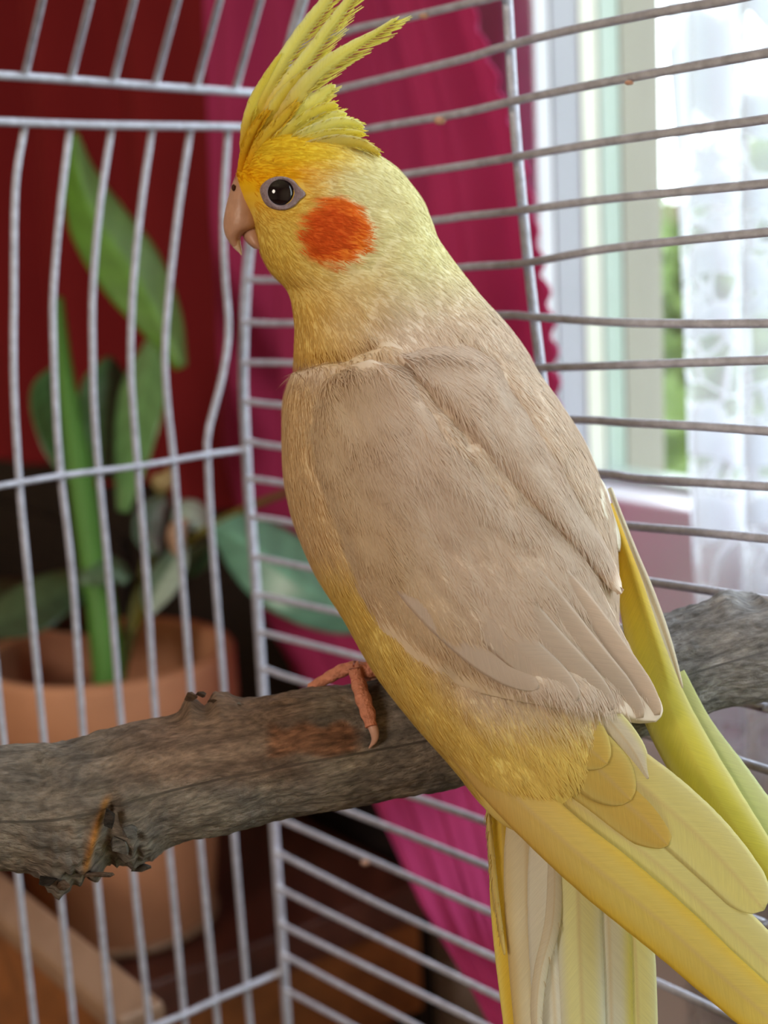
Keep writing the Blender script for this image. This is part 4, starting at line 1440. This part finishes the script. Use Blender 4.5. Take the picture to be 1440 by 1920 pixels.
# tail
TC = [fcol(lc(246, 220, 104), lc(248, 232, 150), SHAFT), fcol(lc(242, 232, 206), lc(240, 222, 170), SHAFT), fcol(lc(248, 244, 232), lc(248, 246, 238), SHAFT), fcol(lc(248, 244, 196), lc(248, 248, 238), SHAFT),
      fcol(lc(248, 248, 236), lc(246, 240, 150), SHAFT), fcol(lc(248, 244, 190), lc(248, 248, 210), SHAFT)]
for k, (x0, x1, x2, x3, w, dz) in enumerate(((940, 948, 968, 1000, 26, .003), (985, 990, 1004, 1022, 42, .0015), (1035, 1030, 1040, 1056, 40, 0), (1080, 1085, 1092, 1105, 42, -.001), (1120, 1140, 1146, 1152, 40, .001), (1140, 1185, 1196, 1202, 36, .003))):
    feather('tail_feather', [(x0, 1500), ((x0 + x1) / 2, 1600), (x1, 1720), (x2, 1900), (x3, 2180)], [w * .7, w, w, w, w * .8], [.327 + dz, .3275 + dz, .328 + dz, .329 + dz, .331 + dz], bird, TC[k], seed=30 + k, camber=0.0012)
feather('tail_feather', [(1040, 1580), (1037, 1720), (1014, 1820), (1006, 1900), (1012, 1990)], [10, 14, 12, 10, 5], [.3265, .3262, .326, .326, .326], bird, fcol(WHT, WHT, SHAFT), seed=40, barbs=[(-1, .3, .95, 30, 20, .5)])
# fringe at the left of the tail base
feather('tail_feather', [(914, 1505), (921, 1590), (930, 1680), (946, 1790)], [2, 4, 4, 2], [.328, .3282, .3285, .329], bird, fcol(lc(246, 228, 150), lc(246, 234, 180), SHAFT), seed=41, barbs=[(1, .05, .9, 50, 26, .35), (-1, .05, .9, 20, 14, .35)])

# ---- crest
CY = fcol(lc(252, 242, 120), lc(252, 246, 170), lc(250, 236, 90), lc(252, 212, 36))
CP = fcol(lc(252, 248, 164), lc(252, 250, 206), lc(250, 240, 120), lc(252, 220, 60))
crest = [
    ([(500, 300), (540, 240), (585, 195), (628, 158)], [14, 20, 20, 8], .3412, CP, [(1, .4, .98, 40, 26, .35)]),
    ([(495, 300), (545, 258), (600, 228), (650, 212)], [16, 22, 20, 8], .3398, CP, [(1, .4, .98, 40, 20, .3)]),
    ([(470, 300), (500, 235), (540, 175), (580, 130)], [16, 22, 20, 8], .3418, CY, [(1, .4, .98, 40, 26, .35)]),
    ([(488, 305), (540, 280), (595, 262), (650, 258)], [18, 24, 22, 10], .3372, CY, [(1, .3, .98, 30, 16, .25)]),
    ([(460, 312), (462, 250), (474, 195), (500, 145), (528, 98)], [10, 14, 12, 9, 3], .3425, CY, None),
    ([(462, 290), (478, 225), (510, 150), (556, 75), (605, 10), (650, -55)], [14, 20, 18, 16, 14, 6], .3440, CP, [(1, .35, .98, 60, 52, .42)]),
    ([(478, 285), (505, 215), (548, 145), (596, 80), (640, 20), (690, -50)], [16, 20, 18, 14, 11, 5], .3425, CP, [(1, .40, .98, 75, 52, .42)]),
    ([(500, 285), (530, 225), (570, 165), (615, 120), (665, 85), (710, 58), (748, 30)], [14, 20, 20, 18, 12, 6, 3], .3405, CP, [(1, .38, .98, 85, 50, .38)]),
    ([(520, 250), (560, 175), (600, 130), (645, 86)], [8, 10, 9, 5], .3420, CY, [(1, .5, .95, 20, 20, .4)]),
    ([(490, 300), (530, 255), (575, 222), (605, 205), (634, 196)], [14, 18, 18, 15, 9], .3390, CY, [(1, .5, .98, 22, 14, .3)]),
    ([(505, 305), (560, 262), (610, 238), (650, 230), (684, 238)], [14, 18, 18, 13, 6], .3375, CP, [(1, .4, .98, 26, 14, .25), (-1, .5, .98, 18, 12, .25)]),
    ([(510, 295), (565, 270), (615, 254), (655, 250), (686, 250)], [14, 18, 16, 10, 4], .3365, CY, [(-1, .5, .98, 14, 12, .25)]),
    ([(515, 310), (570, 284), (625, 268), (675, 270), (715, 290)], [16, 20, 20, 14, 6], .3350, fcol(lc(240, 224, 120), lc(240, 230, 170), lc(240, 224, 120), lc(246, 204, 60)), [(1, .3, .98, 30, 16, .25), (-1, .3, .98, 30, 12, .25)]),
    ([(470, 310), (490, 270), (530, 225), (560, 190)], [14, 18, 14, 5], .3385, fcol(lc(250, 222, 76), lc(250, 228, 110), lc(250, 222, 76), lc(250, 204, 30)), None),
    ([(452, 322), (462, 280), (480, 240), (505, 205)], [10, 14, 12, 4], .3400, fcol(lc(250, 212, 50), lc(250, 218, 84), lc(250, 212, 50), lc(250, 200, 26)), None),
]
for k, (sp, hw, z, cfn, bb) in enumerate(crest):
    nseg = len(sp)
    low = sp[-1][1] > 180
    hw = [w * (0.72 if low else 0.80) for w in hw]
    if low:
        bb = list(bb or []) + [(1, .2, .98, 60, 16, .22), (-1, .2, .98, 60, 16, .22)]
    bb = [(sd_, a_, b_, int(c_ * 1.3), l_ * 1.35, g_ * 1.15) for sd_, a_, b_, c_, l_, g_ in (bb or [])] + [(-1, .25, .97, 60, 11, .22), (1, .15, .5, 40, 16, .25)]
    feather('crest_feather', sp, hw, [z + 0.0006 * i for i in range(nseg)], bird, cfn, M_CREST, tilt=0.0006, camber=0.0006, n=44, nv=9, tip=.12, barbs=bb, seed=60 + k, shaft=True, rag=0.05)


# ---- beak, eye, feet
def loft_px(name, pairs, mat, parent, nseg=28, n=40, zc=ZB):
    rows = np.array([(a[0], a[1], b[0], b[1], h * 1000) for a, b, h in pairs])
    mid = (rows[:, 0:2] + rows[:, 2:4]) / 2
    r = cr(np.hstack([mid, rows]), n)[:, 2:]
    t = np.linspace(0, 2 * math.pi, nseg, endpoint=False)
    X = []
    for lx, ly, rx, ry, h in r:
        X.append(Pn((lx + rx) / 2 + (rx - lx) / 2 * np.cos(t), (ly + ry) / 2 + (ry - ly) / 2 * np.cos(t), zc - max(h, 0.05) / 1000 * np.sin(t)))
    X = np.vstack(X)
    Fc = grid_faces(n, nseg, wrap=True) + [tuple(range(nseg)), tuple(range((n - 1) * nseg, n * nseg))[::-1]]
    o = mesh_obj(name, X, Fc, mat, parent)
    bm = bmesh.new(); bm.from_mesh(o.data); bmesh.ops.recalc_face_normals(bm, faces=bm.faces); bm.to_mesh(o.data); bm.free()
    return o


ub_ = loft_px('upper_beak', [((446, 322), (470, 330), .0030), ((437, 340), (474, 350), .0040), ((429, 365), (480, 378), .0047), ((422, 395), (486, 402), .0049), ((419, 420), (486, 424), .0046), ((422, 440), (460, 437), .0034),
                             ((430, 455), (451, 447), .0022), ((441, 468), (452, 459), .0012)], M_BEAK, bird)
loft_px('beak_tip', [((430, 455), (451, 447), .0021), ((440, 467), (452, 458), .0013), ((448, 474), (453.5, 467), .0007), ((452, 479), (454, 477), .0002)], M_TIP, ub_, zc=ZB)
loft_px('lower_beak', [((452, 436), (486, 424), .0026), ((458, 448), (490, 440), .0032), ((466, 458), (494, 456), .0034), ((476, 466), (500, 470), .0028)], M_BEAK, bird)


def blob(name, px, py, z, rx, ry, rz, mat, parent, seg=24):
    bm = bmesh.new()
    bmesh.ops.create_uvsphere(bm, u_segments=seg, v_segments=seg // 2, radius=1.0)
    c = P(px, py, z)
    k = z / F
    for v in bm.verts:
        v.co = c + RV * (v.co.x * rx * k) + UV * (v.co.y * ry * k) - FV * (v.co.z * rz)
    me = bpy.data.meshes.new(name); bm.to_mesh(me); bm.free()
    me.polygons.foreach_set('use_smooth', [True] * len(me.polygons))
    me.materials.append(mat)
    o = bpy.data.objects.new(name, me); COL.objects.link(o)
    o.parent = parent
    if parent.type == 'EMPTY':
        o.matrix_parent_inverse = Matrix.Translation(parent.location).inverted()
    return o


blob('nostril', 438, 352, ZB - 0.0034, 4.0, 6.5, 0.0006, M_DOT, ub_, 14)
# eyelid: an almond ring of grey skin on the head
ex, ey = 527, 361
ring_o = [(488, 356), (496, 342), (512, 333), (530, 331), (548, 337), (560, 350), (572, 364), (560, 376), (550, 387), (530, 394), (508, 390), (495, 378)]
ro = np.array(ring_o, float)
K_ = 48
tq = np.linspace(0, len(ro), K_, endpoint=False)
RO = []
for t in tq:
    i = int(t); f = t - i
    p0, p1, p2, p3 = ro[(i - 1) % 12], ro[i % 12], ro[(i + 1) % 12], ro[(i + 2) % 12]
    RO.append(0.5 * (2 * p1 + (p2 - p0) * f + (2 * p0 - 5 * p1 + 4 * p2 - p3) * f * f + (3 * p1 - p0 - 3 * p2 + p3) * f ** 3))
RO = np.array(RO)
ez = body_z(ex, ey)
V, Fc = [], []
levels = [(1.10, 0.0004), (1.0, -0.0006), (0.85, -0.0011), (0.55, -0.0013), (0.28, -0.0012), (0.10, -0.0011), (0.0, -0.0004), (-0.15, 0.0010)]
for t, dz in levels:
    for k in range(K_):
        a = math.atan2(RO[k, 1] - ey, RO[k, 0] - ex)
        inner = np.array([ex + 23.5 * math.cos(a), ey + 23.5 * math.sin(a)])
        q = inner + (RO[k] - inner) * t
        bz = body_z(*q) or ez
        V.append(P(q[0], q[1], bz * t + ez * (1 - t) + dz if t <= 1 else bz + dz))
Fc = [f[::-1] for f in grid_faces(len(levels), K_, wrap=True)]
lid = mesh_obj('eyelid', V, Fc, M_LID, bird)
blob('eye', ex, ey, ez + 0.0004, 30, 30, 0.0022, M_EYE, bird, 32)


def limb(name, pts, rad, mat, parent, bumps=0.0, n=40, seg=14):
    s = cr([(p[0], p[1], p[2] * 1e3, r) for p, r in zip(pts, rad)], n)
    X = Pn(s[:, 0], s[:, 1], s[:, 2] / 1e3)
    r = s[:, 3] * (1 + bumps * np.sin(np.linspace(0, 26, n))) * s[:, 2] / 1e3 / F
    V, Fc = tube_data(X, r, seg)
    return mesh_obj(name, V, Fc, mat, parent)


def bz(x, y, r=12, lift=0.0):
    return branch_front(x, y) - r * 0.75 * .35 / F - lift


def make_foot(dx):
    zt = sb[int(np.argmin(np.abs(sb[:, 0] - 680 - dx))), 2]
    dy = -0.2 * dx
    def q(pts, rad):
        return [(x + dx, y + dy, z) for x, y, z in pts], rad
    root = limb('foot', *q([(760, 1225, zt - .004), (720, 1248, zt - .004), (692, 1256, zt - .004), (668, 1252, zt - .005)], [14, 15, 16, 13]), M_FOOT, bird, 0.05)
    t1 = [(664, 1252), (672, 1280), (681, 1310), (690, 1338), (696, 1362)]
    limb('toe', *q([(x, y, bz(x + dx, max(y + dy, 1285 + dy), 14, .0006)) for x, y in t1], [11, 14, 15, 14, 11]), M_FOOT, root, 0.07)
    limb('claw', *q([(695, 1355, bz(695 + dx, 1355 + dy, 14)), (702, 1372, bz(702 + dx, 1372 + dy, 14)), (702, 1388, bz(702 + dx, 1388 + dy, 10)), (692, 1403, bz(692 + dx, 1403 + dy, 2))], [9.5, 9, 6, 1.2]), M_CLAW, root, 0)
    limb('toe', *q([(668, 1250, zt - .003), (640, 1258, zt - .001), (610, 1274, zt + .0005), (582, 1290, zt + .002)], [12, 12.5, 11, 9]), M_FOOT, root, 0.05)
    limb('claw', *q([(588, 1287, zt + .002), (572, 1300, zt + .004), (562, 1318, zt + .007)], [7, 5, 1.5]), M_CLAW, root, 0)
    limb('toe', *q([(690, 1256, zt + .000), (694, 1268, zt + .010), (698, 1310, zt + .0152)], [12, 12, 10]), M_FOOT, root, 0.05)
    limb('toe', *q([(715, 1252, zt - .002), (745, 1254, zt - .006), (775, 1275, zt - .010)], [12, 12, 10]), M_FOOT, root, 0.05)


make_foot(0)
make_foot(130)


# ---- soft barbs of the contour plumage
def flow(px, py):
    head = 1 - smooth(470, 640, py)
    fx = 0.95 * head + 0.52 * (1 - head)
    fy = 0.28 * head + 0.85 * (1 - head)
    chin = (1 - smooth(440, 620, px)) * smooth(400, 480, py) * head
    fx = fx * (1 - chin) + 0.4 * chin
    fy = fy * (1 - chin) + 0.9 * chin
    return fx, fy


def fuzz(name, X, Nn, colf, count_len, parent, width, seed, lift, mask=None):
    """thin tapered barbs lying on a surface: X points, Nn normals"""
    r_ = np.random.default_rng(seed)
    n = len(X)
    px, py, pz = to_px(X)
    fx, fy = flow(px, py)
    ang = r_.normal(0, 0.16, n)
    fx, fy = fx * np.cos(ang) - fy * np.sin(ang), fx * np.sin(ang) + fy * np.cos(ang)
    D = fx[:, None] * np.array(RV) - fy[:, None] * np.array(UV)
    D = D - Nn * (D * Nn).sum(1)[:, None]
    D /= np.linalg.norm(D, axis=1)[:, None] + 1e-9
    S = np.cross(Nn, D)
    ln = count_len * (0.6 + 0.8 * r_.random(n))[:, None]
    head = (1 - smooth(480, 640, py))[:, None]
    ln = ln * (1 - 0.45 * head)
    lf = lift * (0.4 + 1.2 * r_.random(n))[:, None]
    w = width * (0.7 + 0.6 * r_.random(n))[:, None]
    p0 = X - Nn * 0.0002
    p1 = X + D * ln * 0.5 + Nn * lf * 0.7
    p2 = X + D * ln + Nn * lf * 0.55
    V = np.stack([p0 + S * w, p0 - S * w, p1 + S * w * .8, p1 - S * w * .8, p2], 1).reshape(-1, 3)
    c = colf(px, py) * (0.97 + 0.06 * r_.random((n, 1)))
    C = np.repeat(np.clip(c, 0, 1), 5, axis=0)
    b = np.arange(n)[:, None] * 5
    quads = np.hstack([b, b + 1, b + 3, b + 2])
    tris = np.hstack([b + 2, b + 3, b + 4])
    me = bpy.data.meshes.new(name)
    nvv = len(V)
    me.vertices.add(nvv)
    me.vertices.foreach_set('co', V.astype(np.float32).ravel())
    loops = np.hstack([quads, tris]).ravel()
    me.loops.add(len(loops))
    me.loops.foreach_set('vertex_index', loops.astype(np.int32))
    me.polygons.add(2 * n)
    ls = np.stack([np.arange(n) * 7, np.arange(n) * 7 + 4], 1).ravel()
    me.polygons.foreach_set('loop_start', ls.astype(np.int32))
    me.update(calc_edges=True)
    me.polygons.foreach_set('use_smooth', [True] * (2 * n))
    at = me.color_attributes.new('Col', 'FLOAT_COLOR', 'POINT')
    at.data.foreach_set('color', np.hstack([C, np.ones((nvv, 1))]).astype(np.float32).ravel())
    NN = np.repeat(Nn + r_.normal(0, 0.045, Nn.shape), 5, axis=0)
    NN /= np.linalg.norm(NN, axis=1)[:, None]
    me.normals_split_custom_set_from_vertices([tuple(q) for q in NN])
    me.materials.append(M_FUZZ)
    o = bpy.data.objects.new(name, me)
    COL.objects.link(o)
    o.parent = parent
    o['kind'] = 'stuff'
    return o


def sample_grid(G, wrap, n, seed, keep=None):
    r_ = np.random.default_rng(seed)
    nu, nv = G.shape[:2]
    Gw = np.concatenate([G, G[:, :1]], 1) if wrap else G
    a = Gw[:-1, :-1]; b = Gw[1:, :-1]; c = Gw[:-1, 1:]
    ar = np.linalg.norm(np.cross(b - a, c - a), axis=2)
    if keep is not None:
        ar = ar * keep[:ar.shape[0], :ar.shape[1]]
    pr = (ar / ar.sum()).ravel()
    k = r_.choice(len(pr), n, p=pr)
    i, j = np.unravel_index(k, ar.shape)
    s, t = r_.random((n, 1)), r_.random((n, 1))
    A, B, Cc, Dd = Gw[i, j], Gw[i + 1, j], Gw[i, j + 1], Gw[i + 1, j + 1]
    X = (A * (1 - s) + B * s) * (1 - t) + (Cc * (1 - s) + Dd * s) * t
    Nn = np.cross(B - A, Cc - A)
    Nn /= np.linalg.norm(Nn, axis=1)[:, None] + 1e-12
    return X, Nn


BG = bverts.reshape(NB, NT, 3)
BX, BN = sample_grid(BG, True, 100000, 3)
cen = Pn(np.interp(BX @ np.array(UV), [0, 1], [0, 0]) * 0 + 720, np.full(len(BX), 960.), np.full(len(BX), .345))
# outward: away from the body's axis
axis_pts = BG.mean(1)
ii = np.argmin(((BX[:, None, :] - axis_pts[None, ::6, :]) ** 2).sum(2), axis=1)
outw = BX - axis_pts[::6][ii]
sg = np.sign((BN * outw).sum(1)); sg[sg == 0] = 1
BN = BN * sg[:, None]
px, py, _ = to_px(BX)
okm = ~((np.hypot((px - 522) / 44, (py - 361) / 31) < 1.0)) & (py < 1480) & ~((px < 474) & (py > 335) & (py < 470))
def inside(px, py, poly):
    r = np.zeros(px.shape, bool)
    for (x0, y0), (x1, y1) in zip(poly, poly[1:] + poly[:1]):
        c = ((y0 > py) != (y1 > py)) & (px < (x1 - x0) * (py - y0) / ((y1 - y0) or 1e-9) + x0)
        r ^= c
    return r


def shrink(poly, k):
    cx, cy = np.mean([p[0] for p in poly]), np.mean([p[1] for p in poly])
    return [(cx + (x - cx) * k, cy + (y - cy) * k) for x, y in poly]


near = (BN @ np.array(FV)) < 0
for poly in (dorsal + ventral[::-1], sc_d + sc_v[::-1]):
    okm &= ~(inside(px, py, shrink(poly, 0.80)) & near)
BX, BN = BX[okm], BN[okm]
fuzz('plumage', BX, BN, plum_color, 0.0044, body, 0.00011, 5, 0.00022)
for (wob, gx, gy, gz, cnt, sd_) in ((wingL, wpx_, wpy_, wZ, 40000, 8), (scap, spx_, spy_, sZ, 18000, 9)):
    G = Pn(gx, gy, gz)
    gu = np.linspace(0, 1, G.shape[0])[:, None]; gv = np.linspace(0, 1, G.shape[1])[None, :]
    keep = (1 - smooth(0.78, 0.90, gv) * smooth(0.30, 0.5, gu)) * (1 - smooth(0.80, 0.93, gu))
    X, Nn = sample_grid(G, False, cnt, sd_, keep)
    sg = np.sign((Nn * (np.array(CAM) - X)).sum(1))
    fuzz('plumage', X, Nn * sg[:, None], white_col, 0.0046, wob, 0.00012, sd_ + 20, 0.00012)
